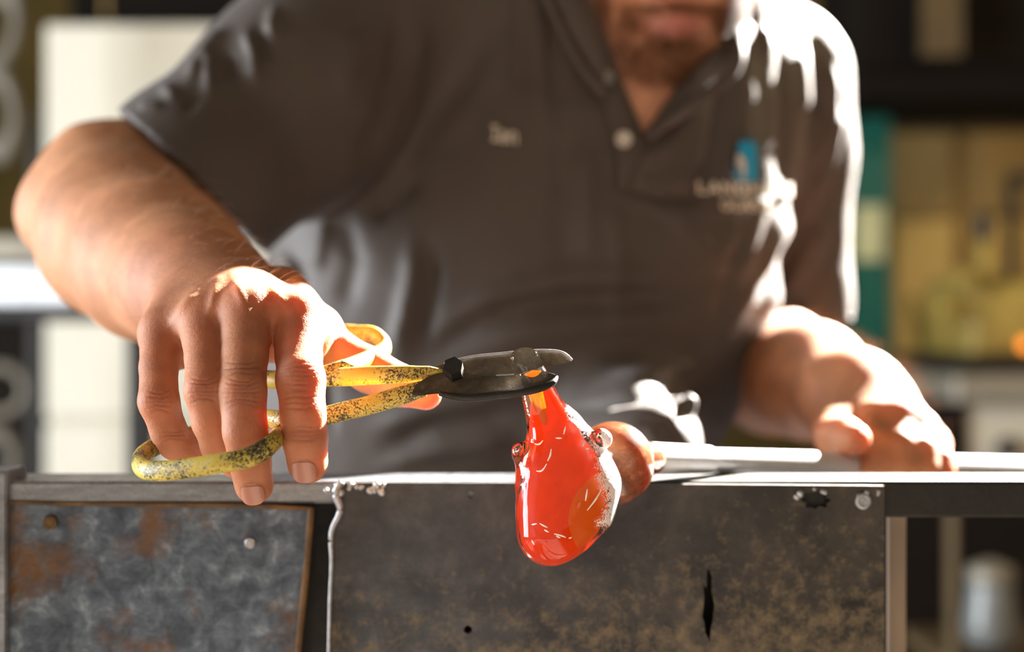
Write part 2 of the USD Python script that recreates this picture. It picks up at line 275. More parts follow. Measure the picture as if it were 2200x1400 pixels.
class Field:
    """A signed distance field on a rectilinear grid, and the surface at its zero."""
    def __init__(self, xs, ys, zs):
        self.g = [np.asarray(a, np.float32) for a in (xs, ys, zs)]
        self.f = np.full([len(a) for a in self.g], 1.0, np.float32)
    def region(self, lo, hi):
        s = tuple(slice(max(0, np.searchsorted(a, l) - 1), np.searchsorted(a, h) + 1) for a, l, h in zip(self.g, lo, hi))
        return s, (self.g[0][s[0]][:, None, None], self.g[1][s[1]][None, :, None], self.g[2][s[2]][None, None, :])
    def cone(self, a, b, ra, rb, k=0.01, u=None, q=1.0, cut=False):
        """Tapered capsule; u, q: squashed to q of its thickness along the unit vector u. cut: take it away instead."""
        a, b = np.asarray(a, float), np.asarray(b, float); m = max(ra, rb) + k + 0.012
        s, (X, Y, Z) = self.region(np.minimum(a, b) - m, np.maximum(a, b) + m)
        ab = b - a; L = ab @ ab + 1e-12
        dx, dy, dz = X - np.float32(a[0]), Y - np.float32(a[1]), Z - np.float32(a[2])
        t = np.clip((dx * np.float32(ab[0]) + dy * np.float32(ab[1]) + dz * np.float32(ab[2])) / np.float32(L), 0, 1)
        dx, dy, dz = dx - t * np.float32(ab[0]), dy - t * np.float32(ab[1]), dz - t * np.float32(ab[2])
        d2 = dx * dx + dy * dy + dz * dz
        if u is not None:
            w = dx * np.float32(u[0]) + dy * np.float32(u[1]) + dz * np.float32(u[2]); d2 = d2 + w * w * np.float32(1 / q ** 2 - 1)
        d = np.sqrt(d2) - (np.float32(ra) + t * np.float32(rb - ra))
        if u is not None: d *= np.float32(0.5 * (1 + q))
        self.put(s, d, k, cut)
    def put(self, s, d, k, cut=False):
        f = self.f[s]
        if cut:
            d = -d; h = np.maximum(k - np.abs(f - d), 0) / k; self.f[s] = np.maximum(f, d) + h * h * k * np.float32(0.25)
        else:
            h = np.maximum(k - np.abs(f - d), 0) / k; self.f[s] = np.minimum(f, d) - h * h * k * np.float32(0.25)
    def chain(self, nodes, k=0.01, u=None, q=1.0):
        for (a, ra), (b, rb) in zip(nodes[:-1], nodes[1:]): self.cone(a, b, ra, rb, k, u, q)
    def mesh(self, smooth=2):
        f = self.f; I = f < 0; nx, ny, nz = f.shape
        c = np.zeros((nx - 1, ny - 1, nz - 1), np.uint8)
        for o in np.ndindex(2, 2, 2): c += I[o[0]:nx - 1 + o[0], o[1]:ny - 1 + o[1], o[2]:nz - 1 + o[2]]
        idx = np.argwhere((c > 0) & (c < 8)); vid = np.full(c.shape, -1, np.int32); vid[tuple(idx.T)] = np.arange(len(idx))
        acc, num = np.zeros((len(idx), 3)), np.zeros(len(idx))
        for ax in range(3):
            for o in np.ndindex(2, 2):
                c0 = np.insert(np.array(o), ax, 0); c1 = c0.copy(); c1[ax] = 1
                f0, f1 = f[tuple((idx + c0).T)], f[tuple((idx + c1).T)]
                x = (f0 < 0) != (f1 < 0); t = np.where(x, f0 / np.where(x, f0 - f1, 1), 0)
                p = np.tile(c0.astype(float), (len(idx), 1)); p[:, ax] += t; acc += np.where(x[:, None], p, 0); num += x
        vi = idx + acc / num[:, None]
        v = np.stack([np.interp(vi[:, k], np.arange(len(self.g[k])), self.g[k]) for k in range(3)], 1)
        F_ = []
        for ax in range(3):
            b, e = (ax + 1) % 3, (ax + 2) % 3
            lo = [slice(None)] * 3; hi = [slice(None)] * 3; lo[ax] = slice(0, -1); hi[ax] = slice(1, None)
            for q in (b, e): lo[q] = slice(1, -1); hi[q] = slice(1, -1)
            A, B = I[tuple(lo)], I[tuple(hi)]; ed = np.argwhere(A != B); st = A[tuple(ed.T)]
            base = ed.copy(); base[:, b] += 1; base[:, e] += 1
            quad = []
            for ob, oe in ((-1, -1), (0, -1), (0, 0), (-1, 0)):
                q = base.copy(); q[:, b] += ob; q[:, e] += oe; quad.append(vid[tuple(q.T)])
            quad = np.stack(quad, 1); quad[~st] = quad[~st][:, ::-1]; F_.append(quad)
        q = np.vstack(F_); q = q[(q >= 0).all(1)]
        f_ = np.vstack([q[:, [0, 1, 2]], q[:, [0, 2, 3]]])
        m = trimesh.Trimesh(v, f_, process=False)
        return relax(m, smooth)

def relax(m, it, lam=0.5, mu=-0.52, w=1.0):
    if it <= 0: return m
    v, f = np.array(m.vertices), np.array(m.faces); n = len(v)
    e = np.vstack([f[:, [0, 1]], f[:, [1, 2]], f[:, [2, 0]]]); e = np.vstack([e, e[:, ::-1]])
    A = sp.csr_matrix((np.ones(len(e)), (e[:, 0], e[:, 1])), (n, n)); A.data[:] = 1
    D = sp.diags(1 / np.maximum(np.asarray(A.sum(1)).ravel(), 1)) @ A
    for _ in range(it):
        v = v + w * lam * (D @ v - v); v = v + w * mu * (D @ v - v)
    return trimesh.Trimesh(v, f, process=False)

def keep_largest(m):
    n = len(m.vertices); f = m.faces; e = np.vstack([f[:, [0, 1]], f[:, [1, 2]]])
    k, lab = sp.csgraph.connected_components(sp.csr_matrix((np.ones(len(e)), (e[:, 0], e[:, 1])), (n, n)), directed=False)
    big = np.bincount(lab).argmax(); fk = f[lab[f[:, 0]] == big]; used = np.unique(fk); remap = np.full(n, -1); remap[used] = np.arange(len(used))
    return trimesh.Trimesh(m.vertices[used], remap[fk], process=False)

def normals_of(m):
    return meshkit.arrays(m, True)[2]

def pix(v):
    return np.stack([1100 + v[:, 0] / v[:, 1] * F, 700 + (CZ - v[:, 2]) / v[:, 1] * F], 1)

def seg_dist(p, line):
    """Distance of the points p (n x 2) to a polyline and the position 0..1 along it."""
    line = np.asarray(line, float); best = np.full(len(p), 1e9); pos = np.zeros(len(p)); L = np.linalg.norm(np.diff(line, axis=0), axis=1); cum = np.r_[0, np.cumsum(L)] / L.sum()
    for i in range(len(L)):
        a, ab = line[i], line[i + 1] - line[i]; t = np.clip(((p - a) @ ab) / (ab @ ab), 0, 1); d = np.linalg.norm(p - a - t[:, None] * ab, axis=1)
        w = d < best; best[w] = d[w]; pos[w] = cum[i] + t[w] * (cum[i + 1] - cum[i])
    return best, pos

def spacing(*segs):
    """Grid lines: (from, to, step) in a row."""
    out = []
    for a, b, s in segs: out.append(np.linspace(a, b, max(1, int(round((b - a) / s))), endpoint=False))
    return np.unique(np.round(np.concatenate(out + [[segs[-1][1]]]), 6))
# ------------------------------------------------------------------ the workshop shell
X0, X1, Y0, Y1, H = -2.4, 4.2, -1.6, 5.3, 3.2
struct('floor', box(X0 - .2, X1 + .2, Y0, Y1 + .2, -0.1, 0), 'concrete', 'grey concrete workshop floor')
struct('wall_back', box(X0 - .2, X1 + .2, Y1, Y1 + .2, 0, H), 'wall_olive', 'dim olive-ochre back wall of the workshop')
struct('wall_right', box(X1, X1 + .2, Y0, Y1, 0, H), 'wall_olive', 'dim side wall beyond the frame on the right')
# left wall with a window opening
struct('wall_left', join(box(X0 - .2, X0, Y0, 0.15, 0, H), box(X0 - .2, X0, 1.75, Y1, 0, H), box(X0 - .2, X0, 0.15, 1.75, 0, 0.27), box(X0 - .2, X0, 0.15, 1.75, 1.63, H)), 'wall_olive', 'dim side wall with a window on the left')
w = thing('window_1', 'window in the left wall letting in cool daylight', 'window', (X0, 0.95, .95)); w.ClearCustomDataByKey('category'); tag(w, kind='structure')
obj('frame', join(box(X0 - .14, X0 - .06, .15, .20, .27, 1.63), box(X0 - .14, X0 - .06, 1.70, 1.75, .27, 1.63), box(X0 - .14, X0 - .06, .2, 1.7, .27, .32), box(X0 - .14, X0 - .06, .2, 1.7, 1.58, 1.63), box(X0 - .13, X0 - .07, .93, .97, .32, 1.58)), 'grey_metal', w)
obj('pane', box(X0 - .105, X0 - .095, .2, 1.7, .32, 1.58), 'window_glass', w, False)
# ceiling with a roof light behind the man
hx0, hx1, hy0, hy1 = 1.9, 4.0, 2.9, 5.25
struct('ceiling', join(box(X0, hx0, Y0, Y1, H, H + .1), box(hx1, X1, Y0, Y1, H, H + .1), box(hx0, hx1, Y0, hy0, H, H + .1), box(hx0, hx1, hy1, Y1, H, H + .1)), 'ceiling_board', 'brown board ceiling with an open roof light')
# ------------------------------------------------------------------ the man
YAX = (0, 1, 0)
man = thing('person', 'bearded man in a dark brown polo shirt leaning over the bench with shears and rod', 'person', (0.03, 1.15, 0))

bx = spacing((-.335, -.168, .0032), (-.168, -.030, .0012), (-.030, .185, .0032), (.185, .280, .0020), (.280, .315, .0032))
by = spacing((.585, .730, .0012), (.730, .830, .0026), (.830, .925, .0020), (.925, 1.30, .0036))
bz = spacing((.52, .655, .0036), (.655, .836, .0013), (.836, 1.24, .0030))
B = Field(bx, by, bz)
# trunk (under the shirt) and neck
TR = [(1020, 1240, 1.13, .135), (1020, 1000, 1.11, .148), (1024, 880, 1.085, .144), (1052, 780, 1.075, .150), (1105, 640, 1.065, .163), (1155, 480, 1.065, .160), (1205, 330, 1.07, .150), (1270, 170, 1.08, .128), (1340, 60, 1.08, .100)]
B.chain([(P(a, b, d), r - .012) for a, b, d, r in TR], .03, YAX, .62)
SHR, SHL = P(850, -20, 1.03), P(1652, 175, 1.15)
B.cone(P(1250, 110, 1.08), SHR, .075, .055, .03); B.cone(P(1350, 110, 1.10), SHL, .070, .050, .03)
B.cone(P(1385, 120, 1.085), P(1415, -90, 1.085), .060, .056, .03)
# head
B.cone(P(1425, -330, 1.085), P(1425, -260, 1.085), .078, .080, .03, (1, 0, 0), .92)
B.cone(P(1430, -300, 1.07), P(1432, -150, 1.055), .070, .060, .02)
B.cone(P(1432, -150, 1.045), P(1436, -10, 1.030), .056, .047, .02)
B.cone(P(1290, -30, 1.075), P(1400, 112, 1.020), .017, .017, .024); B.cone(P(1585, -30, 1.085), P(1475, 112, 1.020), .017, .017, .024)
B.cone(P(1402, 114, 1.012), P(1474, 114, 1.012), .0195, .0195, .024)                       # chin
B.cone(P(1436, 10, 1.005), P(1438, 90, 1.010), .030, .024, .02)                             # mouth mound
B.cone(P(1380, -60, 1.02), P(1500, -60, 1.02), .030, .030, .025)                            # cheeks
B.cone(P(1442, -150, .985), P(1446, -52, .957), .008, .0135, .010); B.cone(P(1415, -42, .972), P(1478, -42, .972), .0085, .0085, .008)   # nose
B.cone(P(1360, -205, .993), P(1520, -205, .993), .011, .011, .012)                          # brow
for sx in (1370, 1508): B.cone(P(sx, -165, .985), P(sx, -165, .985), .013, .013, .006, cut=True); B.cone(P(sx, -165, 1.000), P(sx, -165, 1.000), .0135, .0135, .003)
for sx, dd in ((1178, 1.10), (1668, 1.11)): B.cone(P(sx, -170, dd), P(sx + 4, -70, dd - .005), .013, .009, .006, (1, 0, 0), .5)     # ears
# lips: two rolls and the line between them
ul = [P(x, y, d) for x, y, d in ((1374, 46, .993), (1410, 40, .9790), (1440, 37, .9745), (1452, 39, .9740), (1466, 37, .9745), (1496, 40, .9800), (1532, 46, .995))]
ll = [P(x, y, d) for x, y, d in ((1382, 52, .992), (1416, 64, .9800), (1452, 69, .9750), (1490, 64, .9810), (1524, 53, .993))]
for L, rr in ((ul, .0042), (ll, .0052)): B.chain([(p, rr * (0.6 if i in (0, len(L) - 1) else 1)) for i, p in enumerate(L)], .006)
ml = [P(x, y, d) for x, y, d in ((1364, 49, .9865), (1400, 51, .9730), (1436, 54, .9665), (1470, 54, .9670), (1502, 50, .9740), (1540, 46, .9880))]
for a, b in zip(ml[:-1], ml[1:]): B.cone(a, b, .0016, .0016, .0035, cut=True)
# right arm (left in the picture): upper arm, elbow, forearm towards us, wrist
B.chain([(SHR, .050), (P(660, 195, .990), .045), (P(470, 340, .945), .040), (P(262, 425, .908), .0385)], .02)
B.cone(P(215, 425, .905), P(128, 462, .895), .040, .024, .02)
B.chain([(P(222, 432, .90), .0395), (P(262, 505, .855), .0435), (P(330, 560, .80), .0385), (P(400, 605, .752), .0310), (P(430, 618, .730), .0300)], .02)
WR = P(436, 612, .728)
# left arm (right in the picture)
B.chain([(SHL, .052), (P(1662, 480, 1.17), .047), (P(1634, 780, 1.16), .044)], .02)
B.chain([(P(1632, 775, 1.155), .0440), (P(1665, 798, 1.09), .0410), (P(1740, 818, 1.00), .0345), (P(1835, 860, .915), .0270), (P(1868, 880, .895), .0265)], .02)

# --- the hand with the shears.  joints: (px, py, distance, radius)
HAND = {
 'pinky':  [(352, 712, .664, .0105), (341, 790, .648, .0079), (341, 862, .636, .0083), (362, 925, .640, .0074), (378, 950, .645, .0074), (418, 978, .657, .0066)],
 'ring':   [(438, 690, .655, .0112), (439, 770, .636, .0079), (440, 838, .621, .0083), (456, 905, .624, .0081), (474, 955, .634, .0081), (508, 990, .652, .0074)],
 'middle': [(530, 672, .650, .0118), (526, 765, .632, .0094), (521, 842, .6175, .0095), (527, 925, .6135, .0088), (536, 985, .618, .0085), (546, 1040, .624, .0080)],
 'index':  [(640, 690, .652, .0120), (642, 765, .636, .0095), (646, 815, .622, .0099), (651, 890, .617, .0090), (655, 940, .618, .0090), (661, 994, .622, .0083)],
 'thumb':  [(600, 640, .712, .0150), (672, 718, .690, .0120), (735, 765, .684, .0098), (795, 795, .680, .0100), (860, 828, .674, .0090), (915, 846, .669, .0070)],
}
for nm, js in HAND.items():
    if nm == 'thumb': continue
    m = P(*js[0][:3])
    B.cone(WR + (m - WR) * .10, m, .0175, js[0][3], .012)                     # metacarpal
    B.cone(WR + (m - WR) * .35 + np.array([0, .012, -.012]), m + np.array([0, .010, -.008]), .017, .010, .010)   # palm
mi = [P(*HAND[k][0][:3]) for k in ('pinky', 'ring', 'middle', 'index')]
for a, b in zip(mi[:-1], mi[1:]): B.cone(a + np.array([0, .006, -.002]), b + np.array([0, .006, -.002]), .009, .009, .008)
t0, t1 = P(*HAND['thumb'][0][:3]), P(*HAND['thumb'][1][:3])
B.cone(WR * .6 + t0 * .4, t1, .018, .0125, .012); B.cone(P(*HAND['index'][0][:3]) + np.array([0, .012, -.004]), t1, .010, .010, .012)   # thumb's ball and web
for nm, js in HAND.items(): B.chain([(P(*j[:3]), j[3]) for j in js], .0020)

# --- the hand on the rod
HL = {'index': [(1880, 905, 0.847, .0115), (1872, 950, 0.829, .0095), (1880, 990, 0.825, .0095), (1892, 1034, .829, .0085), (1900, 1046, 0.847, .0080)],
      'middle': [(1930, 905, 0.847, .0120), (1928, 960, 0.827, .0098), (1935, 1002, 0.824, .0096), (1942, 1040, 0.833, .0085), (1944, 1052, 0.847, .0080)],
      'ring': [(1972, 925, 0.851, .0115), (1975, 970, 0.831, .0092), (1980, 1008, 0.827, .0092), (1985, 1042, 0.836, .0082), (1985, 1054, 0.849, .0078)],
      'pinky': [(2003, 955, 0.857, .0100), (2014, 990, 0.837, .0082), (2018, 1016, 0.833, .0080), (2020, 1046, 0.841, .0072), (2018, 1056, 0.853, .0070)],
      'thumb': [(1800, 925, 0.857, .0135), (1795, 938, 0.835, .0110), (1812, 932, 0.823, .0095), (1832, 944, 0.813, .0085), (1838, 942, 0.810, .0078)]}
WL = P(1872, 888, .892)
for nm, js in HL.items():
    m = P(*js[0][:3]); B.cone(WL, m, .021, js[0][3], .010)
for nm, js in HL.items(): B.chain([(P(*j[:3]), j[3]) for j in js], .0035)

body = keep_largest(B.mesh(2)); del B
_w = np.clip(np.maximum((body.vertices[:, 1] - .725) / .04, (body.vertices[:, 0] + .03) / .02), 0, 1) * (1 - ((body.vertices[:, 0] > .03) & (body.vertices[:, 2] > .86)))
body = relax(body, 24, .6, -.58, _w[:, None])
# knuckle folds, tendons: small creases across the finger joints, on the side that faces us
def _finer(m):
    c = m.vertices[m.faces].mean(1); p = pix(c); w = (c[:, 1] < .665) & (c[:, 0] < -.03) & (p[:, 1] > 690) & (p[:, 1] < 1000) & (normals_of(m)[m.faces[:, 0], 1] < -.1)
    v, f = trimesh.remesh.subdivide(m.vertices, m.faces, np.nonzero(w)[0])[:2]; return trimesh.Trimesh(v, f, process=False)
body = _finer(body)
nv, pv = normals_of(body), pix(body.vertices)
crease = np.zeros(len(pv)); disp = np.zeros(len(pv)); near = (body.vertices[:, 1] < .70) & (nv[:, 1] < 0.1)
CR = []
for cx, cy, hw, n, sp_, bend in ((521, 842, 46, 7, 9, 8), (437, 836, 36, 6, 9, 7), (646, 806, 46, 7, 9, -4), (342, 862, 30, 5, 10, 8), (654, 930, 40, 4, 9, -4), (533, 975, 36, 4, 8, 5), (372, 935, 26, 3, 8, 4), (645, 858, 40, 4, 12, -3), (521, 790, 40, 3, 12, 5)):
    for k in range(n):
        y = cy + (k - (n - 1) / 2) * sp_; w = hw * (1 - 0.10 * abs(k - (n - 1) / 2)); s = (k - (n - 1) / 2) / n
        CR.append(([(cx - w, y + bend * s * 2 + 3), (cx - w * .3, y - bend * s), (cx + w * .35, y - bend * s + 1), (cx + w, y + bend * s * 2 - 2)], 0.00055 * (0.6 if cx > 600 else 1.0) * (1.0 if k % 2 else 0.65), 2.2))
for line, amp, wd in CR:
    a = np.array(line); m = near & (pv[:, 0] > a[:, 0].min() - 8) & (pv[:, 0] < a[:, 0].max() + 8) & (pv[:, 1] > a[:, 1].min() - 8) & (pv[:, 1] < a[:, 1].max() + 8)
    d, t = seg_dist(pv[m], a); q = np.exp(-(d / wd) ** 2) * np.sin(np.pi * np.clip(t, .02, .98)) ** .5; disp[m] -= amp * q; crease[m] = np.maximum(crease[m], q * amp / .00055)
for line, amp, wd in (([(445, 690), (470, 600)], .0011, 9), ([(530, 668), (500, 590)], .0012, 10), ([(632, 680), (560, 590)], .0011, 10), ([(360, 705), (420, 620)], .0009, 9)):   # tendons
    d, t = seg_dist(pv[near], np.array(line)); disp[near] += amp * np.exp(-(d / wd) ** 2) * np.sin(np.pi * np.clip(t, .1, .9))
body = trimesh.Trimesh(body.vertices + nv * disp[:, None], body.faces, process=False)
# skin colours, with neck light and chin shade painted in
V = body.vertices; pv = pix(V); tone = np.tile(np.array([0.42, 0.182, 0.088]), (len(V), 1))
nz = meshkit.fbm(V * 45, 3, 3)[:, None]; tone *= 0.86 + 0.28 * nz
def blend(w, c):
    global tone
    tone = tone * (1 - w[:, None]) + w[:, None] * np.asarray(c)
head = (V[:, 1] < 1.06) & (V[:, 1] > .93) & (V[:, 0] > .03) & (V[:, 0] < .17) & (V[:, 2] > .89)
def ell(cx, cy, rx, ry): return np.exp(-(((pv[:, 0] - cx) / rx) ** 2 + ((pv[:, 1] - cy) / ry) ** 2) ** 2) * head
blend(1.0 * ((V[:, 0] > .02) & (V[:, 0] < .18) & (V[:, 2] > .85)), (0.70, 0.33, 0.205)); tone *= 0.90 + 0.2 * nz
stub = np.clip(ell(1436, 118, 135, 62) + 0.9 * ell(1450, 18, 118, 17) + ell(1350, 60, 24, 40) + ell(1552, 45, 24, 45) + 0.8 * ell(1290, 30, 30, 60) + 0.8 * ell(1585, 20, 24, 60), 0, 1) * (V[:, 1] < 1.022)
stub = np.clip(stub + 0.45 * ell(1436, 160, 90, 26) * (V[:, 1] < 1.022), 0, 1.25)  # chin underside darkened through the stubble tone: painted shade
blend(0.8 * ell(1390, 240, 110, 90) * (V[:, 1] > 1.022), (0.86, 0.40, 0.25))  # neck opening lightened: bounced light painted into the skin tone
stub *= 1 - 0.55 * np.clip(ell(1362, 78, 34, 18) + ell(1524, 80, 34, 18) + 0.6 * ell(1420, 150, 40, 20), 0, 1)
blend(0.70 * stub * (0.75 + 0.35 * nz[:, 0]), (0.19, 0.082, 0.034))
blend(0.85 * np.clip(ell(1452, 44, 78, 9) + ell(1452, 66, 62, 13), 0, 1), (0.46, 0.15, 0.14))
for cx, cy, rx, ry in ((656, 1013, 26, 24), (543, 1061, 26, 25)):      # dark outline round the nails
    e = np.sqrt(((pv[:, 0] - cx) / rx) ** 2 + ((pv[:, 1] - cy) / ry) ** 2); blend(0.75 * np.exp(-((e - 1.0) / .10) ** 2) * (V[:, 1] < .66) * (pv[:, 1] > cy - ry * 1.2), (0.14, 0.05, 0.03))
hand = (V[:, 1] < .72) & (V[:, 0] < -.03)
kn = np.zeros(len(V))
for cx, cy in ((521, 842), (437, 836), (646, 808), (342, 862), (655, 935), (533, 980), (352, 715), (438, 690), (530, 680), (642, 700)):
    kn = np.maximum(kn, np.exp(-((pv[:, 0] - cx) ** 2 + (pv[:, 1] - cy) ** 2) / 34.0 ** 2))
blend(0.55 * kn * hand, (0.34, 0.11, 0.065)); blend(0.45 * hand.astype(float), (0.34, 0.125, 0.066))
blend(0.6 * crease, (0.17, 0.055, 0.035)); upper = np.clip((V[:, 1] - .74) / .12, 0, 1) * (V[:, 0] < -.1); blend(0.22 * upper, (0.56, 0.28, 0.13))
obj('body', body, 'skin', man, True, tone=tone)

def nail(nm, hw, hl, off, tilt=(0.0, 0.0)):
    js = HAND[nm]; a, b = P(*js[-2][:3]), P(*js[-1][:3]); ax = (b - a) / np.linalg.norm(b - a); r = js[-1][3]
    n = np.array([tilt[0], -1.0, tilt[1]]); n -= ax * (n @ ax); n /= np.linalg.norm(n); sd = np.cross(ax, n); c = b + ax * off
    U, W = np.meshgrid(np.linspace(-1, 1, 15), np.linspace(-1, 1, 15)); sq = np.maximum(np.abs(U) ** 3.2 + np.abs(W) ** 3.2, 1e-9) ** (-1 / 3.2) * np.maximum(np.abs(U), np.abs(W))
    u, w_ = U * sq * hw, W * sq * hl; R = r * 1.02
    h = np.sqrt(np.maximum(R * R - u * u, 1e-9)) - 0.00012 - 0.06 * np.maximum(w_, 0) ** 2 / hl
    top = c + sd * u[..., None] + ax * w_[..., None] + n * (h + .00045)[..., None]; bot = top - n * .0016
    g = lambda o: np.array([[o + i * 15 + j, o + i * 15 + j + 1, o + (i + 1) * 15 + j + 1, o + (i + 1) * 15 + j] for i in range(14) for j in range(14)])
    q = np.vstack([g(0), g(225)[:, ::-1]]); ring = [i for i in range(15)] + [15 * i + 14 for i in range(1, 15)] + [14 * 15 + 13 - i for i in range(14)] + [15 * (13 - i) for i in range(13)]
    q = np.vstack([q, [[ring[(k + 1) % len(ring)], ring[k], ring[k] + 225, ring[(k + 1) % len(ring)] + 225] for k in range(len(ring))]])
    m = trimesh.Trimesh(np.vstack([top.reshape(-1, 3), bot.reshape(-1, 3)]), np.vstack([q[:, [0, 1, 2]], q[:, [0, 2, 3]]]), process=False)
    if m.volume < 0: m.invert()
    return m
obj('fingernail', nail('index', .0048, .0046, .0002, (-.10, .05)), 'nail', man, 40)
obj('fingernail', nail('middle', .0046, .0046, .0000, (.02, .05)), 'nail', man, 40)
# ------------------------------------------------------------------ polo shirt
sx = spacing((-.28, .29, .0026)); sy = spacing((.80, 1.31, .0030)); sz = spacing((.60, 1.07, .0026))
T = Field(sx, sy, sz)
T.chain([(P(a, b, d), r) for a, b, d, r in TR], .03, YAX, .62)
T.cone(P(1240, 100, 1.075), SHR, .085, .072, .03); T.cone(P(1350, 100, 1.10), SHL, .072, .056, .03)
T.cone(P(1530, 260, 1.11), P(1620, 340, 1.15), .068, .060, .03)
T.cone(P(1380, 90, 1.09), P(1405, -40, 1.09), .074, .070, .03)
HEM_R = P(412, 392, .925)
T.chain([(SHR, .072), (P(640, 215, .975), .066), (HEM_R, .056), (P(300, 480, .90), .052)], .018)
T.chain([(SHL, .0605), (P(1662, 330, 1.165), .0595), (P(1664, 640, 1.17), .0560), (P(1664, 800, 1.17), .0545)], .012)
T.cone(P(1345, 970, .960), P(1412, 966, .852), .034, .0196, .030); T.cone(P(1335, 935, .990), P(1395, 940, .875), .046, .020, .035)   # the hem hangs forward, away from the body
T.cone(P(1385, 905, .872), P(1478, 864, .860), .0105, .0058, .007)
# openings: sleeve ends cut across, hollow inside, neckline
X, Y, Z = T.g[0][:, None, None], T.g[1][None, :, None], T.g[2][None, None, :]
full = (slice(None),) * 3
def half(point, n, where):
    """Takes away what lies beyond the plane through point, in the direction n, where the mask says so."""
    n = np.asarray(n, float); n /= np.linalg.norm(n)
    d = ((X - np.float32(point[0])) * np.float32(n[0]) + (Y - np.float32(point[1])) * np.float32(n[1]) + (Z - np.float32(point[2])) * np.float32(n[2]))
    T.f[:] = np.where(where, np.maximum(T.f, d), T.f)
nR = np.array([-.68, -.12, -.72]); nR /= np.linalg.norm(nR)
near_r = (X < -.115) & (Y < 1.0)
half(HEM_R, nR, near_r)
hl = P(1664, 703, 1.17); near_l = (X > .125) & (Y > 1.055)
half(hl, (0.06, 0, -1), near_l & (X > .145))
aR = HEM_R - P(640, 215, .975); aR /= np.linalg.norm(aR); T.cone(HEM_R + aR * .03, HEM_R - aR * .03, .0505, .0480, .004, cut=True)
T.cone(hl + np.array([0, 0, -.03]), hl + np.array([0, 0, .03]), .0500, .0480, .004, cut=True)
# neckline: the neck's hole and the open placket below it
T.cone(P(1392, 150, 1.085), P(1420, -160, 1.075), .060, .066, .006, cut=True)
VP = np.array([(1246, -60), (1285, 55), (1315, 125), (1352, 215), (1384, 292), (1415, 240), (1455, 185), (1530, 110), (1600, 20), (1610, -60)], float)
s, (x_, y_, z_) = T.region((.0, .90, .86), (.22, 1.09, 1.07))
gx = np.broadcast_to(x_, T.f[s].shape); gy = np.broadcast_to(y_, T.f[s].shape); gz = np.broadcast_to(z_, T.f[s].shape)
qx = 1100 + gx / gy * F; qy = 700 + (CZ - gz) / gy * F
pg = Polygon(VP)
import shapely
pt = shapely.points(qx.ravel(), qy.ravel()); dist = np.where(shapely.contains(pg, pt), -1.0, 1.0) * shapely.distance(pg.boundary, pt)
T.f[s] = np.maximum(T.f[s], -(dist.reshape(qx.shape) / F * gy).astype(np.float32))
shirt = keep_largest(T.mesh(2)); del T, X, Y, Z

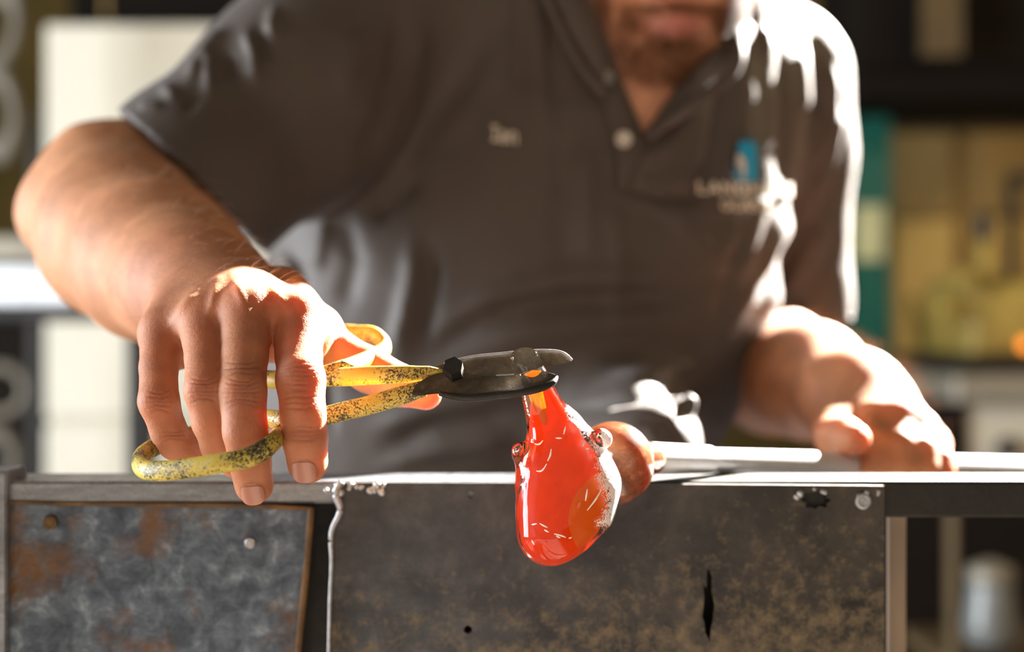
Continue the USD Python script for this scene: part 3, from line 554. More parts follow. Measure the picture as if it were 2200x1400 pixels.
# folds: ridges (+) and creases (-) along pixel lines on the side that faces us; (line, height, width in px)
FOLDS = [
 ([(900, 775), (1028, 690), (1124, 656), (1260, 640), (1420, 640), (1540, 600)], -.0045, 24), ([(960, 700), (1060, 640), (1200, 600), (1400, 590)], .0040, 30),
 ([(1000, 760), (1150, 715), (1300, 700), (1450, 690)], .0030, 26), ([(837, 955), (933, 915), (1100, 890)], -.0040, 18), ([(800, 920), (950, 870), (1100, 845)], .0030, 20),
 ([(820, 1000), (960, 965), (1110, 950)], .0030, 18), ([(1232, 884), (1300, 858), (1380, 845), (1480, 838)], -.0070, 13), ([(1300, 820), (1400, 805), (1500, 780)], .0040, 18),
 ([(890, 520), (885, 600), (868, 680), (850, 760)], .0050, 22), ([(930, 540), (925, 640), (905, 740)], -.0040, 20), ([(612, 545), (628, 585), (648, 640)], .0040, 11), ([(636, 560), (655, 620)], -.0030, 9),
 ([(700, 470), (690, 520), (680, 580)], .0040, 16), ([(740, 470), (760, 560), (740, 660)], -.0035, 24), ([(800, 470), (840, 440), (900, 380)], -.0040, 22), ([(660, 680), (720, 760), (760, 840)], .0030, 25),
 ([(1548, 140), (1545, 240), (1530, 340), (1500, 430)], -.0050, 14), ([(1600, 120), (1605, 240), (1600, 330)], .0030, 26), ([(1680, 110), (1684, 220), (1682, 400)], -.0040, 13), ([(1640, 60), (1650, 110)], .0040, 12),
 ([(1720, 100), (1728, 180), (1730, 240)], .0045, 13), ([(1750, 130), (1752, 220), (1735, 330)], -.0045, 12), ([(1790, 150), (1785, 260), (1760, 350)], .0055, 12), ([(1806, 240), (1790, 330), (1766, 410)], .0045, 9), ([(1778, 300), (1760, 390)], -.0035, 8),
 ([(1640, 640), (1690, 545), (1750, 450)], -.0040, 15), ([(1660, 670), (1720, 580), (1775, 480)], .0040, 16), ([(1690, 690), (1760, 600), (1800, 520)], -.0020, 14), ([(1640, 600), (1680, 510), (1720, 440)], .0030, 13),
 ([(1340, 400), (1420, 425), (1520, 420)], -.0045, 15), ([(1350, 360), (1430, 320), (1520, 220)], .0035, 20), ([(1345, 395), (1450, 460), (1540, 560)], .0025, 26), ([(1310, 430), (1330, 560), (1330, 700)], .0022, 26), ([(1250, 300), (1262, 420), (1270, 560)], .0025, 24), ([(1205, 260), (1210, 420), (1200, 560)], -.0022, 24),
 ([(1118, -20), (1112, 90), (1118, 220)], -.0022, 15), ([(1186, 0), (1190, 120), (1200, 260)], -.0030, 15), ([(1150, 0), (1152, 160), (1160, 280)], .0014, 16), ([(1090, 60), (1060, 150), (960, 300)], .0015, 26),
 ([(480, 62), (430, 130), (405, 170)], .0050, 13), ([(455, 115), (448, 160), (452, 205)], .0045, 12), ([(528, 70), (545, 120), (548, 180)], .0050, 13), ([(590, 20), (580, 80)], .0045, 13), ([(490, 110), (500, 170)], -.0050, 14), ([(560, 60), (570, 130)], -.0040, 12), ([(350, 190), (380, 210)], .0040, 13), ([(300, 230), (345, 228)], .0025, 8), ([(420, 200), (400, 235)], -.0040, 12),
 ([(860, 20), (850, 140), (820, 260), (770, 360)], -.0028, 22), ([(760, 60), (740, 200)], .0025, 30), ([(910, 60), (890, 190), (840, 310)], .0022, 16), ([(620, 480), (700, 420), (790, 330)], .0020, 30),
 ([(1640, 420), (1610, 520), (1585, 600)], .0040, 18), ([(1600, 500), (1575, 580), (1540, 680)], -.0030, 16), ([(1580, 480), (1560, 540)], .0030, 12), ([(1630, 600), (1570, 700), (1500, 790)], .0035, 16), ([(1368, 905), (1400, 901), (1432, 905), (1440, 930), (1448, 945)], -.0022, 8), ([(1390, 925), (1425, 960)], .0015, 14),
]
def folded(m):
    n, p = normals_of(m), pix(m.vertices); face = np.clip((0.35 - n[:, 1]) / 0.5, 0, 1); d = np.zeros(len(p))
    for line, amp, wd in FOLDS:
        a = np.array(line, float); w = (p[:, 0] > a[:, 0].min() - 3 * wd) & (p[:, 0] < a[:, 0].max() + 3 * wd) & (p[:, 1] > a[:, 1].min() - 3 * wd) & (p[:, 1] < a[:, 1].max() + 3 * wd) & (face > 0)
        if not w.any(): continue
        ds, t = seg_dist(p[w], a); d[w] += amp * np.exp(-(ds / wd) ** 2) * np.clip(np.sin(np.pi * np.clip(t * .9 + .05, 0, 1)) * 1.6, 0, 1)
    v = m.vertices; d += 0.0022 * (meshkit.fbm(v * np.array([16, 16, 9]), 3, 11) - .5) + .0006 * (meshkit.fbm(v * 60, 2, 5) - .5)
    return trimesh.Trimesh(v + n * (d * np.maximum(face, .25))[:, None], m.faces, process=False)
shirt = folded(shirt)
shirt_prim = obj('polo_shirt', shirt, 'shirt', man, True)

# what lies foremost at each pixel of the man (for things sewn onto the shirt)
_all = np.vstack([shirt.vertices[normals_of(shirt)[:, 1] < -.15], body.vertices[(body.vertices[:, 1] > .93) & (normals_of(body)[:, 1] < -.15)]]); _p = pix(_all); G = 6
W_, H_ = 2300 // G, 1300 // G
gi = np.clip(((_p + [50, 100]) / G).astype(int), 0, [W_ - 1, H_ - 1]); front = np.full((W_, H_), np.inf)
np.minimum.at(front, (gi[:, 0], gi[:, 1]), _all[:, 1])
from scipy.ndimage import minimum_filter
_bad = ~np.isfinite(front); _ix = distance_transform_edt(_bad, return_distances=False, return_indices=True); front = gaussian_filter(minimum_filter(front[tuple(_ix)], 3), 1.0)
def depth_at(px, py):
    from scipy.ndimage import map_coordinates
    px, py = np.atleast_1d(np.asarray(px, float)), np.atleast_1d(np.asarray(py, float)); return map_coordinates(front, [(px + 50) / G - .5, (py + 100) / G - .5], order=1, mode="nearest")
def drape(poly, lift, thick, step=8, round_=0.0):
    """A patch of cloth lying on the shirt: outline in pixels, its face lift metres in front of the cloth below."""
    pg = Polygon(poly).buffer(0)
    b = pg.bounds; pts = [np.array(g.exterior.coords[:-1]) for g in [pg.segmentize(step)]]
    xs, ys = np.meshgrid(np.arange(b[0], b[2], step), np.arange(b[1], b[3], step)); inn = shapely.contains(pg.buffer(-step * .45), shapely.points(xs.ravel(), ys.ravel()))
    import scipy.spatial as ss
    q = np.vstack(pts + [np.stack([xs.ravel()[inn], ys.ravel()[inn]], 1)]); tri = ss.Delaunay(q).simplices
    tri = tri[shapely.contains(pg.buffer(.01), shapely.points(*q[tri].mean(1).T))]
    e = np.clip(shapely.distance(pg.exterior, shapely.points(q[:, 0], q[:, 1])) / max(round_, 1e-6), 0, 1) if round_ else np.ones(len(q))
    d = depth_at(q[:, 0], q[:, 1]); a = np.array([P(x, y, dd - (lift * (0.35 + .65 * k))) for (x, y), dd, k in zip(q, d, e)]); bk = a + np.array([0, thick, 0]); n = len(q); nb = len(pts[0])
    f = np.vstack([tri, tri[:, ::-1] + n]); ed = np.vstack([tri[:, [0, 1]], tri[:, [1, 2]], tri[:, [2, 0]]])
    key = {tuple(x) for x in ed}; be = np.array([x for x in key if (x[1], x[0]) not in key])
    f = np.vstack([f, np.stack([be[:, 1], be[:, 0], be[:, 0] + n], 1), np.stack([be[:, 1], be[:, 0] + n, be[:, 1] + n], 1)])
    m = trimesh.Trimesh(np.vstack([a, bk]), f, process=False)
    if m.volume < 0: m.invert()
    return m
def stitched(text, height, cx, cy, lift, slant=0.0, sc=1.0):
    """Embroidered letters: their outline in pixels, centred at (cx, cy), laid on the cloth."""
    t = meshkit.text_mesh(text, height, 1.0, bold=True); t = t.subdivide() if False else t
    v = t.vertices.copy(); mid = (v[:, 0].min() + v[:, 0].max()) / 2
    px = cx + (v[:, 0] - mid) * sc; py = cy - v[:, 1] + slant * (v[:, 0] - mid); d = depth_at(px, py) - lift + v[:, 2] * .0012
    o = trimesh.Trimesh(np.array([P(*c) for c in zip(px, py, d)]), t.faces, process=False)
    if o.volume < 0: o.invert()
    return o
_ce = [(1150, -60), (1205, 62), (1262, 160), (1300, 205)]; _cd = depth_at(*np.array(_ce, float).T)
obj('collar', join(tube([P(x, y, d - .010) for (x, y), d in zip(_ce, _cd)], .0028, 12, 40), drape([(1150, -60), (1248, -60), (1286, 40), (1322, 130), (1300, 205), (1262, 160), (1205, 62)], .012, .008, 8, 20)), 'shirt', shirt_prim, True)
_ce = [(1392, 294), (1430, 268), (1470, 240), (1525, 196), (1562, 168), (1580, 140), (1584, 112)]; _cd = depth_at(*np.array(_ce, float).T)
obj('collar', join(drape([(1556, 92), (1530, 112), (1455, 188), (1420, 236), (1392, 290), (1404, 300), (1470, 243), (1540, 190), (1584, 140), (1588, 105)], .014, .009, 8, 10),
    tube([P(x, y, d - q) for (x, y), d, q in zip(_ce, _cd, (.006, .012, .020, .026, .029, .030, .026))] + [P(1600, 60, 1.035), P(1620, 5, 1.065), P(1610, -60, 1.11), P(1500, -110, 1.16)], [.0026, .0032, .0040, .0042, .0044, .0046, .0055, .008, .010, .011, .010], 14, 120)), 'shirt', shirt_prim, True)
obj('placket', drape([(1316, 130), (1352, 217), (1383, 290), (1392, 296), (1352, 402), (1325, 408), (1320, 320), (1292, 215)], .004, .004, 8, 14), 'shirt', shirt_prim, True)
def button(px, py, r, m):
    d = float(depth_at(px, py)[0]) - .0075; c = trimesh.creation.cylinder(r, .0024, sections=24)
    rim = trimesh.creation.torus(r * .82, r * .2, 24, 8); rim.apply_translation((0, 0, .0012)); c = join(c, rim)
    c.apply_transform(trimesh.transformations.rotation_matrix(math.pi / 2, (1, 0, 0))); c.apply_translation(P(px, py, d)); return obj('button', c, m, shirt_prim, 30)
button(1340, 299, .0052, 'button_pale'); button(1304, 166, .0050, 'button'); button(1236, 48, .0050, 'button')
obj('name_embroidery', stitched('Ian', 34, 1084, 306, .0045, .10, .8), 'thread_pale', shirt_prim, False, label='small pale stitched name on the chest')
def patch(poly, m, label, lift=.0042): return obj('chest_emblem', drape(poly, lift, .0012, 6), m, shirt_prim, 40, label=label)
patch([(1590, 304), (1626, 306), (1629, 388), (1584, 387), (1582, 340)], 'thread_blue', 'blue rectangular chest emblem')
patch([(1584, 334), (1592, 330), (1600, 344), (1603, 362), (1600, 384), (1594, 384), (1594, 366), (1584, 354)], 'thread_pale', 'pale curl on the blue emblem', .0056)
obj('chest_lettering', stitched('LANGHAM', 26, 1600, 418, .0045, .03, 1.15), 'thread_pale', shirt_prim, False, label='pale stitched capitals under the emblem')
obj('chest_lettering', stitched('GLASS', 22, 1602, 452, .0045, .03, 1.1), 'thread_pale', shirt_prim, False, label='second line of pale stitched capitals')
# ------------------------------------------------------------------ stubble, hair, eyes, arm hair
def scatter(mesh, w, n, length, droop, seed, k=4, jitter=0.5):
    """n hairs on the faces weighted by w (per vertex), leaning along droop."""
    rng = np.random.default_rng(seed); f = mesh.faces; a = np.linalg.norm(np.cross(mesh.vertices[f[:, 1]] - mesh.vertices[f[:, 0]], mesh.vertices[f[:, 2]] - mesh.vertices[f[:, 0]]), axis=1) * w[f].mean(1)
    pick = rng.choice(len(f), n, p=a / a.sum()); b = rng.dirichlet((1, 1, 1), n); p = (mesh.vertices[f[pick]] * b[..., None]).sum(1); nn = normals_of(mesh)[f[pick, 0]]
    d = nn + np.asarray(droop) + rng.normal(0, jitter, (n, 3)) * .5; d /= np.linalg.norm(d, axis=1, keepdims=True); L = length * rng.uniform(.5, 1.2, n)
    t = np.linspace(0, 1, k); return p[:, None] + d[:, None] * (t[None, :, None] * L[:, None, None]) + np.asarray(droop)[None, None] * (t ** 2)[None, :, None] * (L * .6)[:, None, None]
curves('beard', scatter(body, stub ** 1.2 + 1e-9 * 0, 5200, .0050, (0, -.2, -.7), 3), .00020, 'hair', man, 'short ginger-brown stubble beard')
fw = np.where((V[:, 0] < -.10) & (V[:, 1] > .66) & (V[:, 1] < .92) & (V[:, 2] > .76) & (nv[:, 2] > -.2), 1.0, 0) * (pv[:, 1] < 690)
curves('arm_hair', scatter(body, fw, 900, .010, (.5, -.5, -.4), 5, 5), .00007, 'arm_hair', man, 'fine fair hair on the forearm nearer us')
fl = np.where((V[:, 0] > .17) & (V[:, 1] > .86) & (V[:, 1] < 1.10) & (V[:, 2] < .78) & (nv[:, 2] > 0), 1.0, 0)
curves('arm_hair', scatter(body, fl, 500, .010, (.5, -.5, -.2), 6, 5), .00007, 'arm_hair', man, 'fine fair hair on the forearm by the rod')
hc = trimesh.creation.icosphere(4); hv = hc.vertices * np.array([.084, .100, .088]); keep = (hc.vertices[:, 2] > -.05 + .45 * np.clip(-hc.vertices[:, 1], -.6, 1))
hv = hv * (1 + .05 * (meshkit.fbm(hc.vertices * 9, 3, 2)[:, None] - .5)); hv = np.where(keep[:, None], hv, hv * .90)
obj('hair', trimesh.Trimesh(hv + P(1425, -300, 1.09), hc.faces, process=False), 'hair', man, True)
for sx_ in (1370, 1508):
    e = trimesh.creation.icosphere(3, .0118); e.apply_translation(P(sx_, -165, .9935)); ep = obj('eye', e, 'eye_white', man, True)
    e = trimesh.creation.icosphere(3, .0061); e.apply_translation(P(sx_, -162, .9862)); obj('iris', e, 'iris', ep, True)
# trousers and shoes under the bench
Q = Field(spacing((-.25, .27, .006)), spacing((.72, 1.32, .006)), spacing((.02, .72, .006)))
for s in (-1, 1):
    hip, knee, ank = np.array([-.02 + s * .085, 1.15, .575]), np.array([-.01 + s * .15, .875, .53]), np.array([.0 + s * .15, .93, .09])
    Q.chain([(hip, .095), (knee, .062), (ank, .048)], .02)
Q.cone(np.array([-.10, 1.15, .60]), np.array([.06, 1.15, .60]), .105, .105, .03); Q.cone(np.array([-.06, 1.15, .66]), np.array([.02, 1.15, .66]), .115, .115, .03)
obj('trousers', Q.mesh(2), 'denim', man, True); del Q
for s in (-1, 1):
    c = np.array([s * .15, .96, 0]); sh = m3.Manifold.batch_hull([m3.Manifold.sphere(r, 24).translate(tuple(c + np.array(o))) for o, r in (((0, .05, .045), .042), ((0, -.05, .045), .045), ((0, -.16, .032), .032), ((0, .01, .075), .042))])
    sh = sh.trim_by_plane((0, 0, 1), 0.0); obj('shoe', sh, 'shoe_leather', man, 40)
st = thing('stool', 'low wooden stool hidden under the seated man', 'stool', (-.02, 1.17, 0))
obj('seat', box(-.20, .16, 1.02, 1.32, .40, .43, .006), 'stool_wood', st)
for lx in (-.07, .03):
    for ly in (1.05, 1.29): obj('leg', box(lx - .018, lx + .018, ly - .018, ly + .018, 0, .40), 'stool_wood', st)
# ------------------------------------------------------------------ the steel bench
bench = thing('workbench', 'rusty steel glassblowing bench of bolted plates under a bright top rail', 'workbench', (0, .74, 0))
RZ = CZ - .0712
obj('rail', box(-.29, P(1300, 0, .7)[0], .7035, .7440, RZ - .0100, RZ, .0012), 'steel_rail', bench); obj('rail', box(P(1300, 0, .7)[0], .47, .7035, .7440, RZ - .0165, RZ, .0012), 'steel_dark', bench, label='end of the top rail, darkened where the window reflection is missing')  # one rail: dark steel paints the end without the window reflection
# right front plate with its bolt holes, a burnt notch and a gash
def blob(cx, cy, rx, ry, n=14, jit=.18, seed=1):
    r = np.random.default_rng(seed); a = np.linspace(0, 2 * np.pi, n, endpoint=False); k = 1 + r.uniform(-jit, jit, n); return list(zip(cx + rx * np.cos(a) * k, cy + ry * np.sin(a) * k))
rp = plate([(733, 1036), (1100, 1037), (1500, 1040), (1900, 1043), (1900, 2600), (722, 2600), (712, 1400), (712, 1150), (730, 1090), (722, 1062)], lambda x, y: .700, .003,
           [blob(1011, 1063, 7, 7), blob(1752, 1074, 26, 18, 16, .3, 4), blob(1522, 1300, 13, 62, 18, .3, 6), blob(1005, 1352, 9, 9)])
obj('front_plate', rp, 'steel_plate_brown', bench, 25, label='mottled brown front plate')
obj('backing_plate', pxbox(-40, 1905, 1046, 2600, .722, .004), 'steel_dark', bench, False)
lp = plate([(18, 1076), (320, 1082), (560, 1086), (668, 1092), (664, 1150), (640, 1400), (600, 2600), (18, 2600)], lambda x, y: .7045, .005)
obj('side_plate', lp, 'steel_plate_blue', bench, 25, label='blue-grey sheet plate with rust blooms')
obj('plate_edge', tube([P(668, 1092, .7035), P(664, 1150, .7035), P(640, 1400, .7035), P(600, 2500, .7035)], .0017, 8, 40), 'rust_edge', bench, True)
obj('plate_edge', tube([P(20, 1077, .7040), P(320, 1083, .7040), P(560, 1087, .7040), P(668, 1093, .7040)], .0012, 8, 40), 'rust_edge', bench, True)
wpts = [P(734, 1034, .6995), P(722, 1062, .6990), P(731, 1090, .6992), P(716, 1130, .6992), P(712, 1190, .6992), P(710, 1260, .6994), P(708, 1330, .6994), P(706, 1420, .6994)]
obj('weld_bead', tube(wpts, [.0016, .0021, .0016, .0013, .0010, .0009, .0009, .0009], 10, 90), 'weld', bench, True)
r = np.random.default_rng(4); sp_ = []
for cx, cy, n in ((800, 1040, 16), (735, 1042, 5), (1745, 1050, 6), (1890, 1050, 4)):
    for _ in range(n):
        b = trimesh.creation.icosphere(2, r.uniform(.0008, .0019)); b.apply_translation(P(cx + r.normal(0, 26), cy + abs(r.normal(0, 8)), .6998)); sp_.append(b)
tag(obj('weld_spatter', join(*sp_), 'weld', bench, True), kind='stuff')
obj('side_flange', pxbox(-60, 14, 1012, 2600, .6990, .03, .001), 'steel_rail', bench)
for px, py, rr, m in ((1855, 1076, .0034, 'weld'), (108, 1122, .0030, 'rust_edge'), (537, 1166, .0022, 'weld')):
    t = trimesh.creation.torus(rr * .78, rr * .36, 24, 10); c = trimesh.creation.cylinder(rr * .6, .002, sections=6)
    b = join(t, c); b.apply_transform(trimesh.transformations.rotation_matrix(math.pi / 2, (1, 0, 0))); b.apply_translation(P(px, py, .6992 if px > 700 else .7035)); obj('bolt', b, m, bench, 30)
obj('post', pxbox(1905, 1946, 1108, 1400, .742, .012) if False else box(*sorted((P(1905, 0, .748)[0], P(1948, 0, .748)[0])), .748, .775, 0, RZ - .017, .001), 'tan_post', bench)
for lx in (-.26, .41): obj('post', box(lx, lx + .03, .748, .775, 0, RZ - .017, .001), 'steel_dark', bench)

# ------------------------------------------------------------------ blowing iron
rod = thing('blowing_iron', 'long bright steel rod lying across the bench rail with glass on its end', 'rod', P(1480, 985, .737))
ra, rb = P(1392, 984, .695), P(2700, 1014.7, 1.316)
obj('shaft', tube([ra, (ra + rb) / 2, rb], .0056, 24, 20), 'pipe_steel', rod, 40)
obj('end_collar', tube([ra, ra + (rb - ra) * .055], [.0074, .0066], 24, 6), 'pipe_steel', rod, 40, label='thicker crusted end of the rod')

# ------------------------------------------------------------------ hot glass
glass = thing('molten_glass', 'glowing orange-red lump of hot glass pulled up into the shears', 'hot glass', P(1215, 1050, .65))
h = .0008
gx0, gx1 = P(1080, 0, .65)[0], P(1350, 0, .65)[0]
O = Field(spacing((gx0, gx1, h)), spacing((.622, .682, h)), spacing((P(0, 1235, .65)[2], P(0, 735, .65)[2], h)))
NECK = [(1126, 772, .0048, .641), (1134, 790, .0054, .642), (1146, 815, .0060, .643), (1159, 850, .0067, .645), (1170, 880, .0076, .647), (1184, 910, .0096, .648)]
LOBE = [(1196, 945, .0122, .650), (1189, 1000, .0146, .651), (1186, 1060, .0147, .651), (1184, 1100, .0144, .650), (1182, 1143, .0142, .649)]
BULGE = [(1205, 935, .0105, .650), (1233, 985, .0130, .651), (1242, 1040, .0170, .652), (1233, 1085, .0163, .652), (1214, 1122, .0142, .650)]
O.chain([(P(a, b, d), r) for a, b, r, d in NECK + LOBE], .003)
O.chain([(P(a, b, d), r) for a, b, r, d in BULGE], .004)
O.cone(P(1117, 968, .648), P(1117, 972, .648), .0036, .0036, .0025); O.cone(P(1130, 985, .648), P(1122, 1040, .649), .0036, .002, .004)
O.cone(P(1291, 941, .645), P(1294, 943, .645), .0040, .0040, .0022)
O.cone(P(1117, 775, .6405), P(1137, 772, .6405), .0042, .0042, .003)
obj('clear_skin', relax(keep_largest(O.mesh(2)), 2), 'clear_glass', glass, True, label='clear outer skin of the glass')
C = Field(spacing((gx0, gx1, h)), spacing((.622, .682, h)), spacing((P(0, 1235, .65)[2], P(0, 735, .65)[2], h)))
CORE = [(1186, 862, .0017, .645), (1194, 900, .0028, .646), (1199, 945, .0062, .649), (1194, 1000, .0092, .651), (1190, 1060, .0096, .651), (1187, 1100, .0098, .650), (1185, 1143, .0098, .649)]
C.chain([(P(a, b, d), r) for a, b, r, d in CORE], .004)
C.chain([(P(1205, 950, .650), .0058), (P(1222, 1000, .651), .0090), (P(1226, 1040, .652), .0106), (P(1220, 1085, .652), .0104), (P(1204, 1122, .650), .0100)], .004)
C.cone(P(1168, 830, .6435), P(1190, 880, .6455), .0017, .0028, .002); C.cone(P(1150, 860, .645), P(1168, 950, .648), .0010, .0045, .004)
obj('red_core', relax(C.mesh(2), 2), 'molten_core', glass, True, label='glowing orange-red core')
obj('amber_streak', tube([P(1142, 800, .6420), P(1150, 835, .6430), P(1160, 870, .6440), P(1172, 905, .6450), P(1182, 940, .6460)], [.0030, .0026, .0022, .0018, .0008], 14, 40), 'amber_core', glass, True, label='amber streak in the drawn neck')
C2 = Field(spacing((gx0, gx1, h)), spacing((.630, .682, h)), spacing((P(0, 1235, .65)[2], P(0, 900, .65)[2], h)))
C2.chain([(P(1256, 1020, .6490), .0030), (P(1255, 1050, .6480), .0056), (P(1250, 1085, .6472), .0070), (P(1236, 1118, .6470), .0066), (P(1216, 1148, .6478), .0048)], .006)
obj('amber_core', C2.mesh(2), 'amber_core', glass, True, label='darker amber flank of the core')
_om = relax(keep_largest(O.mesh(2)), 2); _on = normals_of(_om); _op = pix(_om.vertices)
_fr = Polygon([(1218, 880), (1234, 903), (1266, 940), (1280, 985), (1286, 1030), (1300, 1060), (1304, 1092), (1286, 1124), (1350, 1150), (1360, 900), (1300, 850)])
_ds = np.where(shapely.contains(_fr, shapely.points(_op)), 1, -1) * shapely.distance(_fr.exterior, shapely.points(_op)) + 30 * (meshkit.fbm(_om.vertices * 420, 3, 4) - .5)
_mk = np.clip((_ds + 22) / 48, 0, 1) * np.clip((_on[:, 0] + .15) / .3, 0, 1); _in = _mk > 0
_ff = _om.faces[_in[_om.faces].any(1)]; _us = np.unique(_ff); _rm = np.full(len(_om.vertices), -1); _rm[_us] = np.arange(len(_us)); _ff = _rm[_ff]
obj('glare_skin', trimesh.Trimesh(_om.vertices[_us] + _on[_us] * .0003, _ff, process=False), 'painted_glare', glass, True, label='white bubbly sheet painted as sun glare on the glass flank', tone=np.repeat(_mk[_us][:, None], 3, 1))  # thin white sheet over the skin; the sun glare is painted in
# thin white dashes on the skin: highlights of drawn-out bubbles, painted in
_kd = cKDTree(pix(_om.vertices[_on[:, 1] < -.2])); _fv = _om.vertices[_on[:, 1] < -.2]; st_ = []
for q in ([(1144, 1127), (1152, 1124)], [(1161, 1124), (1176, 1133)], [(1171, 1139), (1180, 1144)], [(1191, 1145), (1208, 1152), (1216, 1153)], [(1195, 1151), (1203, 1155)], [(1221, 1156), (1228, 1153)], [(1257, 1076), (1262, 1052)], [(1263, 1096), (1280, 1070), (1293, 1052)], [(1213, 915), (1213, 934)], [(1195, 940), (1207, 941)], [(1252, 958), (1256, 950)], [(1260, 963), (1268, 962)], [(1150, 952), (1158, 954), (1167, 946)], [(1176, 990), (1184, 978), (1184, 965)], [(1152, 1012), (1163, 1013), (1176, 996)], [(1142, 1160), (1150, 1168)]):
    c3 = [_fv[_kd.query(p_)[1]] + np.array([0, -.0002, 0]) for p_ in np.array(q, float)]
    if len(c3) == 2: c3.insert(1, (c3[0] + c3[1]) / 2)
    st_.append(tube(c3, [.0002, .00042, .0002], 8, 10, (.3, .9, .3)))
tag(obj('highlight_dash', join(*st_), 'highlight_white', glass, True, label='thin white dashes painted as highlights of trapped air'), kind='stuff')
for px, py, rr, dd in ((1117, 969, .0021, .6475), (1292, 941, .0020, .6440)):
    b = trimesh.creation.icosphere(3, rr); b.invert(); b.apply_translation(P(px, py, dd)); obj('air_bubble', b, 'clear_glass', glass, True)
gb = trimesh.creation.icosphere(5, .0184); gb.vertices += gb.vertices * (.02 * (meshkit.fbm(gb.vertices * 120, 2, 8) - .5))[:, None]; gb.apply_translation(P(1316, 995, .676))
obj('brown_ball', gb, 'brown_gather', glass, True, label='duller brown ball of glass next to the rod')
nk = tube([P(1350, 990, .684), P(1404, 984, .697)], [.0105, .0072], 20, 8); obj('neck', nk, 'brown_gather', glass, True)

# ------------------------------------------------------------------ shears
sh = thing('glass_shears', 'worn yellow-handled steel shears gripping the neck of the hot glass', 'shears', P(975, 795, .638))
UP = (0, 0.12, 1)
lower = [(912, 834, .6390), (860, 850, .6395), (800, 868, .6400), (740, 883, .6410), (690, 896, .6410), (640, 912, .6385), (610, 928, .6340), (578, 957, .6040), (540, 980, .5990), (490, 992, .5965), (420, 1003, .5985), (350, 1011, .6040), (312, 1008, .6130), (298, 992, .6260), (312, 972, .6420), (350, 953, .6620), (420, 932, .6780), (500, 913, .6760), (570, 899, .6600), (630, 903, .6455), (690, 897, .6415)]
obj('handle', tube([P(*q) for q in lower], [.0034] + [.0040] * (len(lower) - 1), 18, 260, UP, .78), 'yellow_paint', sh, True)
upper = [(950, 797, .6420), (925, 800, .6430), (880, 803, .6440), (800, 806, .6480), (720, 810, .6530), (650, 812, .6590), (590, 815, .6660), (545, 800, .6800), (560, 750, .6960), (640, 720, .7230), (720, 714, .7210), (775, 717, .7110), (812, 726, .6960), (826, 745, .6900), (808, 764, .6800), (775, 779, .6660), (735, 793, .6560), (690, 808, .6550)]
obj('handle', tube([P(*q) for q in upper], [.0009, .0028, .0036] + [.0040] * (len(upper) - 3), 18, 240, UP, .78), 'yellow_paint', sh, True)
ub = smooth_poly([(930, 792), (960, 779), (1010, 768), (1070, 761), (1130, 755), (1185, 754), (1215, 761), (1229, 773), (1222, 778), (1170, 787), (1100, 803), (1040, 812), (985, 818), (940, 810)], 5)
obj('blade', plate(ub, lambda x, y: .6450 - (y - 790) * .00004, .0022), 'blade_steel', sh, 30)
lb = smooth_poly([(886, 846), (900, 822), (945, 800), (985, 797), (1030, 806), (1080, 806), (1140, 803), (1186, 802), (1197, 810), (1190, 822), (1150, 838), (1070, 850), (985, 855), (945, 846), (915, 848)], 5)
obj('blade', plate(lb, lambda x, y: .6370 - (y - 820) * .00022, .0024), 'blade_steel', sh, 30)
obj('blade_spine', tube([P(945, 845, .6325), P(985, 853, .6295), P(1070, 848, .6300), (P(1150, 836, .6320)), P(1190, 819, .6360), P(1196, 809, .6385)], [.0010, .0016, .0017, .0017, .0014, .0008], 10, 60), 'steel_dark', sh, True)
obj('edge_highlight', tube([P(955, 781, .6445), P(1010, 767, .6448), P(1070, 760, .6451), P(1130, 754, .6453), P(1185, 753, .6454), P(1214, 760, .6450), P(1228, 773, .6446)], .0006, 8, 60), 'weld', sh, True, label='bright tube as the highlight on the blade edge')  # bright steel tube added as the sun highlight along the blade
obj('edge_highlight', tube([P(1066, 806, .6402), P(1080, 805.5, .6402), P(1104, 804.5, .6403)], .0005, 8, 10), 'weld', sh, True, label='bright tube as the highlight on the blade edge')
nut = trimesh.creation.cylinder(.0042, .0070, sections=6); nut = join(nut); nut.apply_transform(trimesh.transformations.rotation_matrix(.25, (0, 0, 1))); nut.apply_transform(trimesh.transformations.rotation_matrix(math.radians(62), (1, 0, 0))); nut.apply_transform(trimesh.transformations.rotation_matrix(.14, (0, -1, 0))); nut.apply_translation(P(975, 793, .6345))
obj('pivot_bolt', nut, 'steel_dark', sh, False)
# ------------------------------------------------------------------ the workshop behind, left to right
def thingbox(name, label, cat, x0, x1, y0, y1, d, depth, m, bevel=.004, part=None, group=None, zmin=None):
    t = thing(name, label, cat, P((x0 + x1) / 2, y1, d), group); obj(part or 'body', pxbox(x0, x1, y0, y1, d, depth, bevel), m, t); return t
def floorbox(x0, x1, y0, d, depth, z0=0.0):
    a, b = P(x0, y0, d), P(x1, y0, d); return box(a[0], b[0], d, d + depth, z0, a[2], .004)
cab = thing('cabinet', 'tall cream painted cabinet behind the raised arm', 'cabinet', (*P(380, 0, 2.6)[:2], 0))
a = P(97, 52, 2.6); b = P(700, 52, 2.6)
obj('body', box(a[0], b[0], 2.62, 3.0, 0.06, a[2]), 'cream_paint', cab)
obj('door', box(a[0], b[0], 2.60, 2.62, P(0, 897, 2.6)[2], a[2], .004), 'cream_paint', cab); obj('drawer', box(a[0], b[0], 2.60, 2.62, .30, P(0, 915, 2.6)[2], .004), 'cream_paint', cab)
obj('plinth', box(a[0] + .02, b[0] - .02, 2.64, 2.98, 0, .06), 'dark_brown', cab)
rk = thing('steel_rack', 'white-topped steel rack beam crossing behind the elbow', 'rack', P(100, 690, 2.0))
